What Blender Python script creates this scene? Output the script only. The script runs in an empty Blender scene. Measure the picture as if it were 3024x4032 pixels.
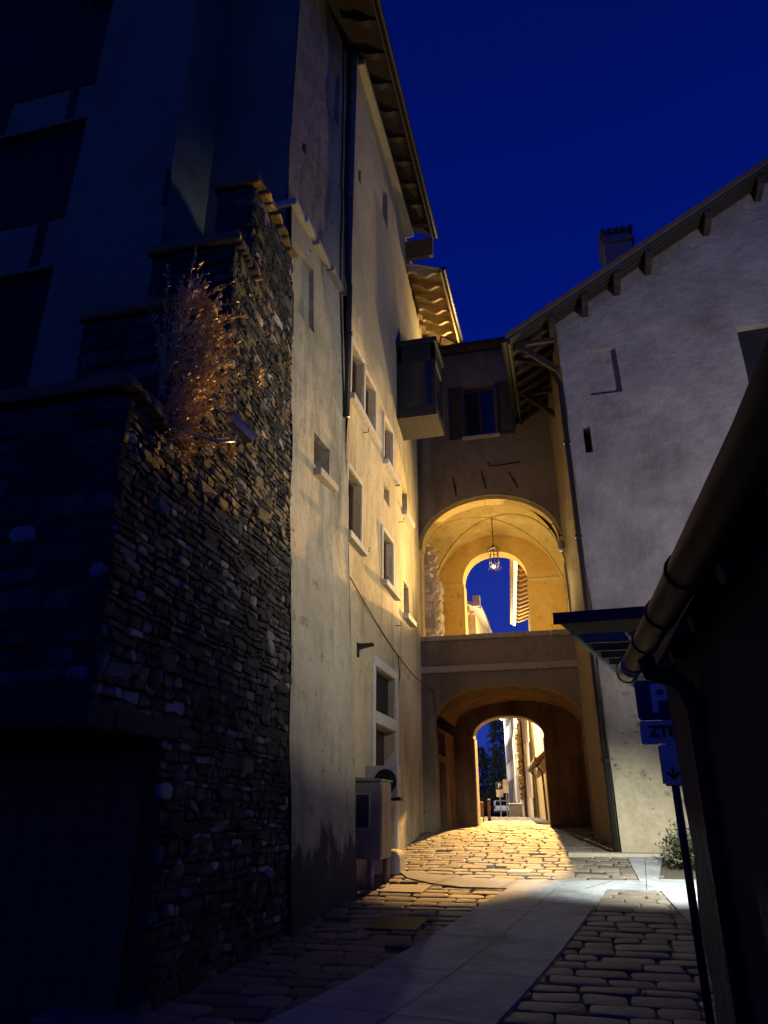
import bpy, bmesh, math, random
from mathutils import Vector, noise, Matrix
random.seed(7)
S = bpy.context.scene
COL = S.collection
R = math.radians
rnd = random.uniform

# ------------------------------------------------------------------ helpers
class MB:
    def __init__(s): s.v = []; s.f = []; s.m = []
    def add(s, vs, fs, m=0):
        o = len(s.v); s.v += [tuple(p) for p in vs]; s.f += [[i + o for i in f] for f in fs]; s.m += [m] * len(fs); return s
    def hexa(s, p, m=0):
        return s.add(p, [(0,3,2,1),(4,5,6,7),(0,1,5,4),(1,2,6,5),(2,3,7,6),(3,0,4,7)], m)
    def box(s, x0, x1, y0, y1, z0, z1, m=0):
        return s.hexa([(x0,y0,z0),(x1,y0,z0),(x1,y1,z0),(x0,y1,z0),(x0,y0,z1),(x1,y0,z1),(x1,y1,z1),(x0,y1,z1)], m)
    def prism(s, poly, vec, m=0):
        n = len(poly); q = [tuple(a + b for a, b in zip(p, vec)) for p in poly]
        return s.add(list(poly) + q, [tuple(range(n))[::-1], tuple(range(n, 2*n))] + [(i, (i+1) % n, n + (i+1) % n, n + i) for i in range(n)], m)
    def quad(s, a, b, c, d, m=0): return s.add([a, b, c, d], [(0,1,2,3)], m)
    def bar(s, a, b, w, h, m=0):
        a = Vector(a); b = Vector(b); d = (b - a).normalized()
        up = Vector((0,0,1)) if abs(d.z) < .95 else Vector((0,1,0))
        r = d.cross(up).normalized() * w / 2; u = r.cross(d).normalized() * h / 2
        return s.hexa([a-r-u, a+r-u, b+r-u, b-r-u, a-r+u, a+r+u, b+r+u, b-r+u], m)
    def tube(s, path, r, n=8, cap=True, m=0):
        P = [Vector(p) for p in path]; k = len(P); o = len(s.v)
        rs = r if isinstance(r, (list, tuple)) else [r] * k
        ref = Vector((0,0,1))
        for i, p in enumerate(P):
            d = (P[min(i+1, k-1)] - P[max(i-1, 0)]).normalized()
            if abs(d.dot(ref)) > .97: ref2 = Vector((1,0,0))
            else: ref2 = ref
            a = d.cross(ref2).normalized(); b = d.cross(a).normalized()
            for j in range(n):
                t = 2*math.pi*j/n; s.v.append(tuple(p + a*math.cos(t)*rs[i] + b*math.sin(t)*rs[i]))
        for i in range(k-1):
            for j in range(n):
                s.f.append([o+i*n+j, o+i*n+(j+1) % n, o+(i+1)*n+(j+1) % n, o+(i+1)*n+j]); s.m.append(m)
        if cap:
            s.f.append([o+j for j in range(n)][::-1]); s.m.append(m)
            s.f.append([o+(k-1)*n+j for j in range(n)]); s.m.append(m)
        return s
    def ball(s, c, r, n=8, sz=1.0, m=0):
        path = []; rr = []
        for i in range(n+1):
            t = math.pi*i/n - math.pi/2
            path.append((c[0], c[1], c[2] + r*sz*math.sin(t))); rr.append(max(r*math.cos(t), .001))
        return s.tube(path, rr, n*2, True, m)
    def build(s, name, mat, parent=None, bevel=0, smooth=False, rough=None, seg=2):
        me = bpy.data.meshes.new(name)
        me.from_pydata(s.v, [], s.f)
        mats = mat if isinstance(mat, (list, tuple)) else [mat]
        for m in mats: me.materials.append(m)
        me.polygons.foreach_set('material_index', s.m)
        bm = bmesh.new(); bm.from_mesh(me)
        bmesh.ops.recalc_face_normals(bm, faces=bm.faces)
        if rough:
            a, sc = rough
            for v in bm.verts:
                v.co += Vector(noise.noise_vector(v.co * sc)) * a
        if smooth:
            for f in bm.faces: f.smooth = True
        bm.to_mesh(me); bm.free()
        o = bpy.data.objects.new(name, me); COL.objects.link(o)
        if bevel:
            b = o.modifiers.new('bevel', 'BEVEL'); b.width = bevel; b.segments = seg; b.limit_method = 'ANGLE'; b.angle_limit = R(40)
        if parent: adopt(o, parent)
        return o

def world_of(o):
    m = Matrix.LocRotScale(o.location, o.rotation_euler, o.scale)
    return (world_of(o.parent) @ o.matrix_parent_inverse @ m) if o.parent else m
def adopt(o, parent):
    o.parent = parent; o.matrix_parent_inverse = world_of(parent).inverted()
def tag(o, label=None, cat=None, group=None, kind=None):
    for k, v in (('label', label), ('category', cat), ('group', group), ('kind', kind)):
        if v: o[k] = v
    return o
def thing(name, loc, label, cat, group=None):
    o = bpy.data.objects.new(name, None); COL.objects.link(o); o.location = loc; o.empty_display_size = .2
    return tag(o, label, cat, group)
def copy_tree(o, parent=None):
    c = o.copy(); COL.objects.link(c)
    if parent: c.parent = parent
    for ch in [k for k in bpy.data.objects if k.parent == o]: copy_tree(ch, c)
    return c

def holes_wall(frame, us, vs, holes, top=None):
    """wall sheet with recessed openings; frame(u,v,d) -> point, d = depth into the wall. returns wall MB"""
    (u0, u1, su), (v0, v1, sv) = us, vs
    def cuts(a, b, st, extra):
        c = set([a, b]); n = max(1, int(round((b-a)/st)))
        for i in range(n+1): c.add(a + (b-a)*i/n)
        ex = [e for e in extra if a < e < b]
        c = [x for x in c if all(abs(x-e) > st*.25 for e in ex) or x in (a, b)] + ex
        return sorted(set(round(x, 4) for x in c))
    U = cuts(u0, u1, su, [h[0] for h in holes] + [h[1] for h in holes])
    V = cuts(v0, v1, sv, [h[2] for h in holes] + [h[3] for h in holes])
    mb = MB(); idx = {}
    def vt(u, v, d=0.0):
        k = (round(u, 4), round(v, 4), round(d, 4))
        if k not in idx:
            vv = v if top is None else min(v, top(u))
            idx[k] = len(mb.v); mb.v.append(tuple(frame(u, vv, d)))
        return idx[k]
    def hole(u, v):
        for h in holes:
            if h[0] < u < h[1] and h[2] < v < h[3]: return h
        return None
    def face(l): mb.f.append(l); mb.m.append(0)
    for i in range(len(U)-1):
        for j in range(len(V)-1):
            a, b, c, d = U[i], U[i+1], V[j], V[j+1]
            if top is not None and c >= max(top(a), top(b)): continue
            h = hole((a+b)/2, (c+d)/2)
            if not h: face([vt(a,c), vt(b,c), vt(b,d), vt(a,d)]); continue
            D = h[4]
            if len(h) > 5 and h[5] == 'blind': face([vt(a,c,D), vt(b,c,D), vt(b,d,D), vt(a,d,D)])
            if abs(a-h[0]) < 1e-3: face([vt(a,c), vt(a,d), vt(a,d,D), vt(a,c,D)])
            if abs(b-h[1]) < 1e-3: face([vt(b,c), vt(b,d), vt(b,d,D), vt(b,c,D)])
            if abs(c-h[2]) < 1e-3: face([vt(a,c), vt(b,c), vt(b,c,D), vt(a,c,D)])
            if abs(d-h[3]) < 1e-3: face([vt(a,d), vt(b,d), vt(b,d,D), vt(a,d,D)])
    return mb

def arch_z(x, x0, x1, spring, rise, p=2.0):
    t = abs((x - (x0+x1)/2) / ((x1-x0)/2)); t = min(t, 1)
    return spring + rise * (1 - t**p) ** (1/p)
def arch_wall(y0, y1, X0, X1, Z0, Z1, ax0, ax1, spring, rise, n=28, p=2.0, zb=None):
    """wall across the street between y0 and y1, pierced by an arch"""
    mb = MB(); zb = Z0 if zb is None else zb
    if ax0 > X0: mb.box(X0, ax0, y0, y1, Z0, Z1)
    if ax1 < X1: mb.box(ax1, X1, y0, y1, Z0, Z1)
    xs = [(ax0+ax1)/2 - (ax1-ax0)/2*math.cos(math.pi*i/n) for i in range(n+1)]
    for a, b in zip(xs, xs[1:]):
        za, z2 = arch_z(a, ax0, ax1, spring, rise, p), arch_z(b, ax0, ax1, spring, rise, p)
        vs = []
        for y in (y0, y1): vs += [(a,y,za),(b,y,z2),(b,y,Z1),(a,y,Z1)]
        mb.add(vs, [(0,1,2,3),(4,7,6,5),(0,4,5,1),(3,2,6,7)])
    if zb > Z0: mb.box(ax0, ax1, y0, y1, Z0, zb)
    return mb

def stones(frame, u0, u1, v0, v1, ch, ln, prot, ok=lambda u, v: True, gap=.015, seed=1, slope=0.0, cj=.25):
    """rubble or coursed stones standing proud of a bed"""
    rg = random.Random(seed); mb = MB(); v = v0
    while v < v1:
        h = rg.uniform(*ch); u = u0 - rg.uniform(0, ln[1])
        while u < u1:
            l = rg.uniform(*ln)
            a, b = max(u, u0), min(u+l, u1); c, d = v, min(v+h, v1)
            u += l
            if b-a < .05 or d-c < .03: continue
            if not ok((a+b)/2, (c+d)/2): continue
            hh = (d-c) * rg.uniform(1-cj, 1)
            c2, d2 = c + gap/2, c + hh - gap/2
            a2, b2 = a + gap/2, b - gap/2
            if b2-a2 < .03 or d2-c2 < .02: continue
            k = min(b2-a2, d2-c2)*.28; pr = prot*rg.uniform(.25, 1.0)
            base = [(a2+k,c2),(b2-k,c2),(b2,c2+k),(b2,d2-k),(b2-k,d2),(a2+k,d2),(a2,d2-k),(a2,c2+k)]
            base = [(p+rg.uniform(-.3,.3)*k, q+rg.uniform(-.3,.3)*k) for p, q in base]
            cx, cy = (a2+b2)/2, (c2+d2)/2; tu, tv = rg.uniform(-.25,.25)*pr, rg.uniform(-.25,.25)*pr
            o = len(mb.v)
            for s, dd in ((1.0, .04), (.97, -pr*.55), (.74, -pr)):
                for p, q in base:
                    x, y = cx+(p-cx)*s, cy+(q-cy)*s
                    mb.v.append(tuple(frame(x, y, dd + (0 if dd > 0 else tu*(x-cx)/max(b2-a2,.01) + tv*(y-cy)/max(d2-c2,.01)))))
            for r_ in range(2):
                for j in range(8):
                    mb.f.append([o+r_*8+j, o+r_*8+(j+1) % 8, o+(r_+1)*8+(j+1) % 8, o+(r_+1)*8+j]); mb.m.append(0)
            mb.f.append([o+16+j for j in range(8)]); mb.m.append(0)
        v += h
    return mb

# ------------------------------------------------------------------ materials
def newmat(name):
    m = bpy.data.materials.new(name); m.use_nodes = True
    nt = m.node_tree; b = nt.nodes['Principled BSDF']
    return m, nt, b
def N(nt, t, **kw):
    n = nt.nodes.new(t)
    for k, v in kw.items():
        if k in n.inputs: n.inputs[k].default_value = v
        else: setattr(n, k, v)
    return n
def noise_node(nt, vec, scale, detail=6, rough=.6):
    n = N(nt, 'ShaderNodeTexNoise', Scale=scale, Detail=detail, Roughness=rough); nt.links.new(vec, n.inputs['Vector']); return n.outputs['Fac']
def ramp(nt, fac, stops):
    r = nt.nodes.new('ShaderNodeValToRGB'); nt.links.new(fac, r.inputs[0]); e = r.color_ramp.elements
    while len(e) > len(stops): e.remove(e[-1])
    while len(e) < len(stops): e.new(.5)
    for i, (p, c) in enumerate(stops):
        e[i].position = p; e[i].color = (*c, 1) if len(c) == 3 else c
    return r.outputs[0]
def g(v): return (v, v, v)
def mix(nt, fac, a, b, mode='MIX'):
    m = nt.nodes.new('ShaderNodeMix'); m.data_type = 'RGBA'; m.blend_type = mode
    for sock, val in ((m.inputs[0], fac), (m.inputs[6], a), (m.inputs[7], b)):
        if hasattr(val, 'is_output'): nt.links.new(val, sock)
        elif isinstance(val, (int, float)): sock.default_value = val
        else: sock.default_value = (*val, 1)
    return m.outputs[2]
def coords(nt, sc=(1,1,1)):
    t = nt.nodes.new('ShaderNodeTexCoord'); mp = nt.nodes.new('ShaderNodeMapping'); nt.links.new(t.outputs['Object'], mp.inputs[0]); mp.inputs['Scale'].default_value = sc
    return mp.outputs[0]
def bump(nt, b, h, strength, dist=.02, prev=None):
    n = N(nt, 'ShaderNodeBump', Strength=strength, Distance=dist); nt.links.new(h, n.inputs['Height'])
    if prev: nt.links.new(prev, n.inputs['Normal'])
    nt.links.new(n.outputs[0], b.inputs['Normal']); return n.outputs[0]

def plaster(name, c1, c2, stain, sc=.7, st_lo=.56, st_hi=.72, bs=.5, streak=.5, base=None, upper=None):
    m, nt, b = newmat(name); v = coords(nt)
    c = ramp(nt, noise_node(nt, v, sc, 9, .62), [(.3, c1), (.7, c2)])
    c = mix(nt, .55, c, ramp(nt, noise_node(nt, v, 9, 6, .7), [(.3, g(.42)), (.7, g(.62))]), 'OVERLAY')
    sv = coords(nt, (1.6, 1.6, .28))
    f = ramp(nt, noise_node(nt, sv, 1.1, 8, .68), [(st_lo, g(0)), (st_hi, g(streak))])
    c = mix(nt, f, c, stain)
    f2 = ramp(nt, noise_node(nt, v, 2.7, 10, .75), [(.58, g(0)), (.68, g(.85))])
    c = mix(nt, f2, c, stain)
    f4 = ramp(nt, noise_node(nt, coords(nt, (1,1,.7)), .38, 7, .72), [(.50, g(0)), (.62, g(.6))])
    c = mix(nt, f4, c, tuple(x*.62 for x in c1))
    f3 = ramp(nt, noise_node(nt, coords(nt, (1,1,1.6)), 6.5, 3, .5), [(.70, g(0)), (.74, g(.75))])
    c = mix(nt, f3, c, tuple(x*.35 for x in stain))
    if upper:  # second plaster colour above a given height, with a ragged edge
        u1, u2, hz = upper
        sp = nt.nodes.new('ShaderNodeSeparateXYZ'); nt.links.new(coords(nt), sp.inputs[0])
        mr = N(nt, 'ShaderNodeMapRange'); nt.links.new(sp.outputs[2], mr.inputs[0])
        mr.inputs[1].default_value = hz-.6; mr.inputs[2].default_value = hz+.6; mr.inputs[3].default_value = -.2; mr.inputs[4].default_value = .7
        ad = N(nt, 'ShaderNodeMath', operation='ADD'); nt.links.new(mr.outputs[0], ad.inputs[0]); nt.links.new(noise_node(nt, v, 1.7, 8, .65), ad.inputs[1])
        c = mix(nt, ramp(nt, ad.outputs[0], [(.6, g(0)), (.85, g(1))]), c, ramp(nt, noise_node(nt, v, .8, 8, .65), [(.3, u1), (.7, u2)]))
    if base:   # rising damp with a ragged upper edge
        col, h0 = base
        sp = nt.nodes.new('ShaderNodeSeparateXYZ'); nt.links.new(coords(nt), sp.inputs[0])
        mr = N(nt, 'ShaderNodeMapRange'); nt.links.new(sp.outputs[2], mr.inputs[0])
        mr.inputs[1].default_value = h0 - 1.0; mr.inputs[2].default_value = h0 + .9; mr.inputs[3].default_value = .42; mr.inputs[4].default_value = -.35
        ad = N(nt, 'ShaderNodeMath', operation='ADD'); nt.links.new(mr.outputs[0], ad.inputs[0]); nt.links.new(noise_node(nt, coords(nt, (1,1,.5)), 2.2, 9, .7), ad.inputs[1])
        c = mix(nt, ramp(nt, ad.outputs[0], [(.52, g(0)), (.66, g(.88))]), c, col)
    nt.links.new(c, b.inputs['Base Color']); b.inputs['Roughness'].default_value = .92
    b.inputs['Specular IOR Level'].default_value = .2
    p = bump(nt, b, noise_node(nt, v, 3.5, 8, .65), bs, .06)
    bump(nt, b, noise_node(nt, v, 38, 4, .6), bs*.7, .012, p)
    return m
def stonemat(name, cols, sc=7, bs=.7, rough=.85, patch=None, spec=.3):
    m, nt, b = newmat(name); v = coords(nt)
    ge = nt.nodes.new('ShaderNodeNewGeometry')
    st = [(i/(max(1, len(cols)-1)), c) for i, c in enumerate(cols)]
    c = ramp(nt, ge.outputs['Random Per Island'], st)
    c = mix(nt, .6, c, ramp(nt, noise_node(nt, v, sc, 8, .7), [(.25, g(.3)), (.75, g(.68))]), 'OVERLAY')
    if patch: c = mix(nt, ramp(nt, noise_node(nt, v, 1.4, 8, .7), [(.47, g(0)), (.6, g(.85))]), c, patch)
    nt.links.new(c, b.inputs['Base Color']); b.inputs['Roughness'].default_value = rough; b.inputs['Specular IOR Level'].default_value = spec
    p = bump(nt, b, noise_node(nt, v, sc*.8, 8, .7), bs, .03)
    bump(nt, b, noise_node(nt, v, sc*7, 4, .6), bs*.6, .006, p)
    return m
def plain(name, c, rough=.6, metal=0, var=.25, sc=12, bs=.15, emit=None, spec=.5):
    m, nt, b = newmat(name); v = coords(nt)
    cc = mix(nt, var, c, ramp(nt, noise_node(nt, v, sc, 6, .65), [(.3, tuple(x*.45 for x in c)), (.7, tuple(min(1, x*1.5) for x in c))]))
    nt.links.new(cc, b.inputs['Base Color']); b.inputs['Roughness'].default_value = rough; b.inputs['Metallic'].default_value = metal; b.inputs['Specular IOR Level'].default_value = spec
    if bs: bump(nt, b, noise_node(nt, v, sc*2, 5, .6), bs, .01)
    if emit:
        b.inputs['Emission Color'].default_value = (*emit[0], 1); b.inputs['Emission Strength'].default_value = emit[1]
    return m
def woodmat(name, c, axis=1, rough=.8):
    m, nt, b = newmat(name); sc = [14, 14, 14]; sc[axis] = .9
    v = coords(nt, tuple(sc))
    cc = ramp(nt, noise_node(nt, v, 1.0, 6, .7), [(.25, tuple(x*.45 for x in c)), (.75, tuple(x*1.4 for x in c))])
    nt.links.new(cc, b.inputs['Base Color']); b.inputs['Roughness'].default_value = rough
    bump(nt, b, noise_node(nt, v, 1.5, 5, .7), .5, .01); return m

M = {}
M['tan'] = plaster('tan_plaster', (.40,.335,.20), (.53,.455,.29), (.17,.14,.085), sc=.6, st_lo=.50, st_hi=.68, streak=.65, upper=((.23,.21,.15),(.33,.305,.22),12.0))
M['beige'] = plaster('beige_plaster', (.34,.30,.20), (.50,.45,.33), (.12,.105,.075), sc=.55, st_lo=.50, st_hi=.66, streak=.7, bs=.8, base=((.035,.037,.03), 1.4))
M['grey_upper'] = plaster('grey_plaster', (.22,.21,.17), (.36,.33,.25), (.09,.085,.07), sc=.5, bs=.8, st_lo=.5, st_hi=.68, streak=.7)
M['bridge'] = plaster('bridge_plaster', (.20,.17,.125), (.265,.23,.165), (.10,.075,.055), sc=.5, st_lo=.6, st_hi=.8, streak=.5, bs=.4)
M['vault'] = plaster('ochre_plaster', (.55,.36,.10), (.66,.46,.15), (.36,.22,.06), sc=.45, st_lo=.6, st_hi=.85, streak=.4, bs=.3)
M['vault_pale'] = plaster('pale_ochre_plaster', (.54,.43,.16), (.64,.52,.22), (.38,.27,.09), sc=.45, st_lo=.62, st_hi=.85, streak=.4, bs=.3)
M['gable'] = plaster('pinkish_plaster', (.34,.31,.22), (.46,.42,.31), (.16,.14,.10), sc=.5, st_lo=.52, st_hi=.75, streak=.45, bs=1.0, upper=((.18,.165,.155),(.38,.35,.325),4.6))
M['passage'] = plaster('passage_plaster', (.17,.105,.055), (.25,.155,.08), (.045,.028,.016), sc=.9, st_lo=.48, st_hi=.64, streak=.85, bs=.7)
M['blue_house'] = plaster('smooth_facade', (.15,.18,.12), (.18,.215,.145), (.11,.13,.09), sc=.3, streak=.3, bs=.15)
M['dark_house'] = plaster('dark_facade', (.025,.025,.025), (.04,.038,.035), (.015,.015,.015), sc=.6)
M['white_house'] = plaster('pale_facade', (.62,.56,.44), (.74,.69,.57), (.42,.33,.2), sc=.5, st_lo=.6, st_hi=.8)
M['yellow_house'] = plaster('yellow_facade', (.52,.40,.2), (.6,.48,.26), (.35,.25,.12), sc=.5)
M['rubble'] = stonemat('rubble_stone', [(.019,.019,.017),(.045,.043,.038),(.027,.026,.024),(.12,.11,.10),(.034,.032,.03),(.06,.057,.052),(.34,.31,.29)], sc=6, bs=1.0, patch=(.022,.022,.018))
M['mortar'] = plain('dark_mortar', (.03,.028,.024), .95, 0, .6, 9, 1.0)
M['quoin'] = stonemat('pale_quoin', [(.66,.64,.60),(.76,.74,.70),(.58,.56,.52)], sc=7, bs=1.0)
M['trim'] = stonemat('trim_stone', [(.46,.42,.35),(.54,.50,.43)], sc=9, bs=.5)
M['coping'] = stonemat('coping_stone', [(.30,.27,.22),(.40,.36,.30),(.26,.23,.19)], sc=8, bs=.7)
M['cobble'] = stonemat('cobble_stone', [(.09,.082,.07),(.17,.155,.13),(.12,.11,.092),(.21,.19,.165),(.135,.122,.104)], sc=9, bs=.9, rough=.78, spec=.25)
M['bed'] = plain('cobble_joint', (.04,.036,.03), .95, 0, .6, 14, .8)
M['paving'] = stonemat('pale_paving', [(.26,.295,.33),(.26,.295,.33)], sc=6, bs=.5, rough=.85, spec=.2, patch=(.155,.175,.195))
M['earth'] = plain('earth', (.05,.045,.035), .95, 0, .6, 10, 1.0)
M['tile'] = stonemat('roof_tile', [(.10,.06,.045),(.14,.085,.06),(.08,.055,.045)], sc=6, bs=.5)
M['wood'] = woodmat('old_timber', (.11,.06,.03), 0)
M['brown_wood'] = woodmat('brown_timber', (.034,.02,.011), 0)
M['brown_woody'] = woodmat('brown_timber_long', (.034,.02,.011), 1)
M['dark_wood'] = woodmat('tarred_timber', (.028,.018,.012), 0)
M['dark_woody'] = woodmat('tarred_timber_long', (.028,.018,.012), 1)
M['woody'] = woodmat('old_timber_long', (.11,.06,.03), 1)
M['pale_wood'] = woodmat('painted_timber', (.45,.34,.18), 0)
M['pale_woody'] = woodmat('painted_timber_long', (.45,.34,.18), 1)
M['shutter'] = plain('dark_shutter_paint', (.035,.045,.05), .55, 0, .3, 8)
M['black_paint'] = plain('dark_oriel_paint', (.012,.013,.014), .6, 0, .4, 6)
M['canopy_paint'] = plain('canopy_paint', (.05,.058,.055), .8, 0, .4, 5, .2, spec=.15)
M['fin'] = plain('canopy_fin', (.34,.35,.34), .7, .1, .3, 6)
M['metal_dark'] = plain('dark_metal', (.03,.03,.032), .45, .6, .3, 10)
M['steel'] = plain('grey_steel', (.16,.18,.18), .5, .4, .25, 9)
M['zinc'] = plain('aged_copper', (.035,.025,.017), .6, .1, .5, 7, .2, spec=.2)
M['galv'] = plain('galvanised_steel', (.4,.41,.42), .4, .6, .25, 8)
M['glass'] = plain('window_glass', (.012,.014,.018), .06, 0, 0, 5, 0, spec=.8)
M['black'] = plain('dark_interior', (.008,.008,.009), .9)
M['iron'] = plain('wrought_iron', (.02,.018,.016), .6, .5, .4, 20)
M['cable'] = plain('black_cable', (.015,.014,.013), .7)
M['cabinet'] = plain('cabinet_paint', (.34,.30,.20), .5, .1, .3, 5)
M['notice'] = plain('notice_board', (.05,.055,.055), .35, 0, .4, 16)
M['white'] = plain('white_paint', (.72,.71,.68), .5, 0, .2, 6)
M['camera'] = plain('camera_shell', (.34,.34,.35), .4, .2, .15, 8)
M['sign_blue'] = plain('sign_blue', (.006,.02,.075), .4, 0, .1, 6, .05)
M['sign_white'] = plain('sign_white', (.58,.60,.62), .45, 0, .1, 6, .05)
M['sign_black'] = plain('sign_black', (.012,.012,.014), .5, 0, .1, 6, .05)
M['bulb'] = plain('lit_bulb', (.9,.8,.6), .3, 0, 0, 5, 0, emit=((1,.72,.38), 14))
M['lens'] = plain('lit_lens_warm', (.9,.8,.6), .3, 0, 0, 5, 0, emit=((1,.68,.3), 6))
M['lens_white'] = plain('lit_lens_white', (.9,.9,.9), .3, 0, 0, 5, 0, emit=((.95,.97,1), 40))
M['car_paint'] = plain('white_car_paint', (.72,.72,.71), .25, .1, .05, 3, 0)
M['tyre'] = plain('tyre_rubber', (.02,.02,.02), .85)
M['tail'] = plain('tail_lens', (.35,.02,.015), .25, 0, 0, 3, 0)
M['bark'] = plain('bark', (.07,.05,.035), .95, 0, .5, 12, 1)
def leafmat(name, cols, tr=.25):
    m, nt, b = newmat(name); ge = nt.nodes.new('ShaderNodeNewGeometry')
    c = ramp(nt, ge.outputs['Random Per Island'], [(i/(len(cols)-1), x) for i, x in enumerate(cols)])
    nt.links.new(c, b.inputs['Base Color']); b.inputs['Roughness'].default_value = .6
    return m
M['dry_leaf'] = leafmat('dry_leaf', [(.50,.38,.14),(.66,.52,.22),(.36,.27,.10),(.58,.44,.17)])
M['leaf'] = leafmat('green_leaf', [(.02,.03,.012),(.035,.05,.02),(.05,.065,.03),(.025,.035,.015)])
M['needle'] = leafmat('needle', [(.025,.04,.028),(.045,.06,.04),(.035,.05,.03)])
M['twig'] = plain('dry_twig', (.40,.30,.15), .9, 0, .4, 20)
M['moss'] = stonemat('lichen_stone', [(.34,.22,.08),(.24,.16,.07),(.42,.28,.11)], sc=14, bs=1.4)

# ------------------------------------------------------------------ ground
BP = [(-60,0),(6,.03),(9,.14),(12.8,.43),(17.2,.8),(21,1.1),(25,1.17),(40,1.36),(70,1.2),(400,.2)]
def g0(Y):
    for (a, za), (b, zb) in zip(BP, BP[1:]):
        if Y <= b: return za + (zb-za)*max(0, Y-a)/(b-a)
    return BP[-1][1]
def gz(Y): return sum(g0(Y+k) for k in (-1,-.5,0,.5,1))/5

mb = MB()
ys = [-50,-20,-8,-4,-2] + [i*.5 for i in range(0, 90)] + [46+4*i for i in range(12)] + [110,150,220,400]
xs = [-250,-90,-40,-20,-12,-8,-6,-4,-2,0,2,4,6,8,12,20,40,90,250]
for y in ys:
    for x in xs: mb.v.append((x, y, gz(y)-.012))
nx = len(xs)
for j in range(len(ys)-1):
    for i in range(nx-1):
        mb.f.append([j*nx+i, j*nx+i+1, (j+1)*nx+i+1, (j+1)*nx+i]); mb.m.append(0)
tag(mb.build('ground', M['bed']), kind='structure')

# pale stone strips: outlines on the ground (x, y)
STRIPS = [[(-3.6,1),(-1.73,1),(.32,13.1),(-1.2,13.0)], [(1.75,1),(3.6,1),(2.4,13.1),(1.12,13.1)],
          [(-3.35,14.5),(-3.0,13.75),(-2.5,13.3),(-2.5,14.1)], [(-2.5,14.1),(-2.5,13.3),(-1.95,13.02),(-1.6,13.82)], [(-1.6,13.82),(-1.95,13.02),(-1.2,13.0),(-.5,13.8)],
          [(-.5,13.8),(-1.2,13.0),(.32,13.1),(.88,13.95)], [(.88,13.95),(.32,13.1),(1.12,13.1),(1.2,14.1)], [(1.12,13.1),(2.4,13.1),(2.4,14.1),(1.2,14.1)],
          [(.88,13.95),(1.2,14.1),(1.53,16.55),(.87,16.55)]]
def inside(x, y, poly):
    c = False; n = len(poly); j = n-1
    for i in range(n):
        (xi, yi), (xj, yj) = poly[i], poly[j]
        if (yi > y) != (yj > y) and x < (xj-xi)*(y-yi)/(yj-yi)+xi: c = not c
        j = i
    return c
def bilerp(q, a, b):
    return [lerp(lerp(q[0][k], q[1][k], a), lerp(q[3][k], q[2][k], a), b) for k in (0, 1)]
def lerp(a, b, t): return a+(b-a)*t
mb = MB(); ZP = .036
for q in STRIPS:
    L = max(abs(q[3][1]-q[0][1]), abs(q[2][1]-q[1][1]), abs(q[1][1]-q[0][1])); na = max(2, int(abs(q[1][1]-q[0][1])/.5)+1); nb = max(2, int(L/.5)+1)
    o = len(mb.v)
    for b_ in range(nb+1):
        for a_ in range(na+1):
            x, y = bilerp(q, a_/na, b_/nb); mb.v.append((x, y, gz(y)+ZP))
    for b_ in range(nb):
        for a_ in range(na): mb.f.append([o+b_*(na+1)+a_, o+b_*(na+1)+a_+1, o+(b_+1)*(na+1)+a_+1, o+(b_+1)*(na+1)+a_]); mb.m.append(0)
    e = q + [q[0]]
    for p0_, p1_ in zip(e, e[1:]):
        for k in range(16):
            (xa, ya), (xb, yb) = [(lerp(p0_[0],p1_[0],t), lerp(p0_[1],p1_[1],t)) for t in (k/16, (k+1)/16)]
            mb.quad((xa,ya,gz(ya)+ZP),(xb,yb,gz(yb)+ZP),(xb,yb,gz(yb)-.04),(xa,ya,gz(ya)-.04))
tag(mb.build('pavement', M['paving']), kind='structure')
# fine joints of the pale paving
jm = MB()
def gline(a, b, w=.012, n=12):
    a, b = Vector(a), Vector(b); d = (b-a).normalized(); p = Vector((-d.y, d.x))*w/2
    for i in range(n):
        q, r_ = a+(b-a)*i/n, a+(b-a)*(i+1)/n
        jm.quad((q.x-p.x,q.y-p.y,gz(q.y)+ZP+.004),(q.x+p.x,q.y+p.y,gz(q.y)+ZP+.004),(r_.x+p.x,r_.y+p.y,gz(r_.y)+ZP+.004),(r_.x-p.x,r_.y-p.y,gz(r_.y)+ZP+.004))
for k in range(7):
    t = k/7; gline((-3.3+2.2*t, 2.4+10.4*t), (-1.5+1.9*t, 1.9+10.9*t))
gline((-2.62,1.2),(-.45,13.05),.008); gline((.0,13.1),(.45,13.85)); gline((1.2,13.3),(1.9,13.9)); gline((.92,13.1),(1.2,16.5),.01)
gline((-2.4,13.3),(-2.2,13.95)); gline((-1.3,13.0),(-1.1,13.8)); gline((1.7,11.5),(2.3,11.9)); gline((1.5,9.5),(2.4,10.3))
tag(jm.build('pavement_joint', M['bed']), kind='structure')

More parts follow.
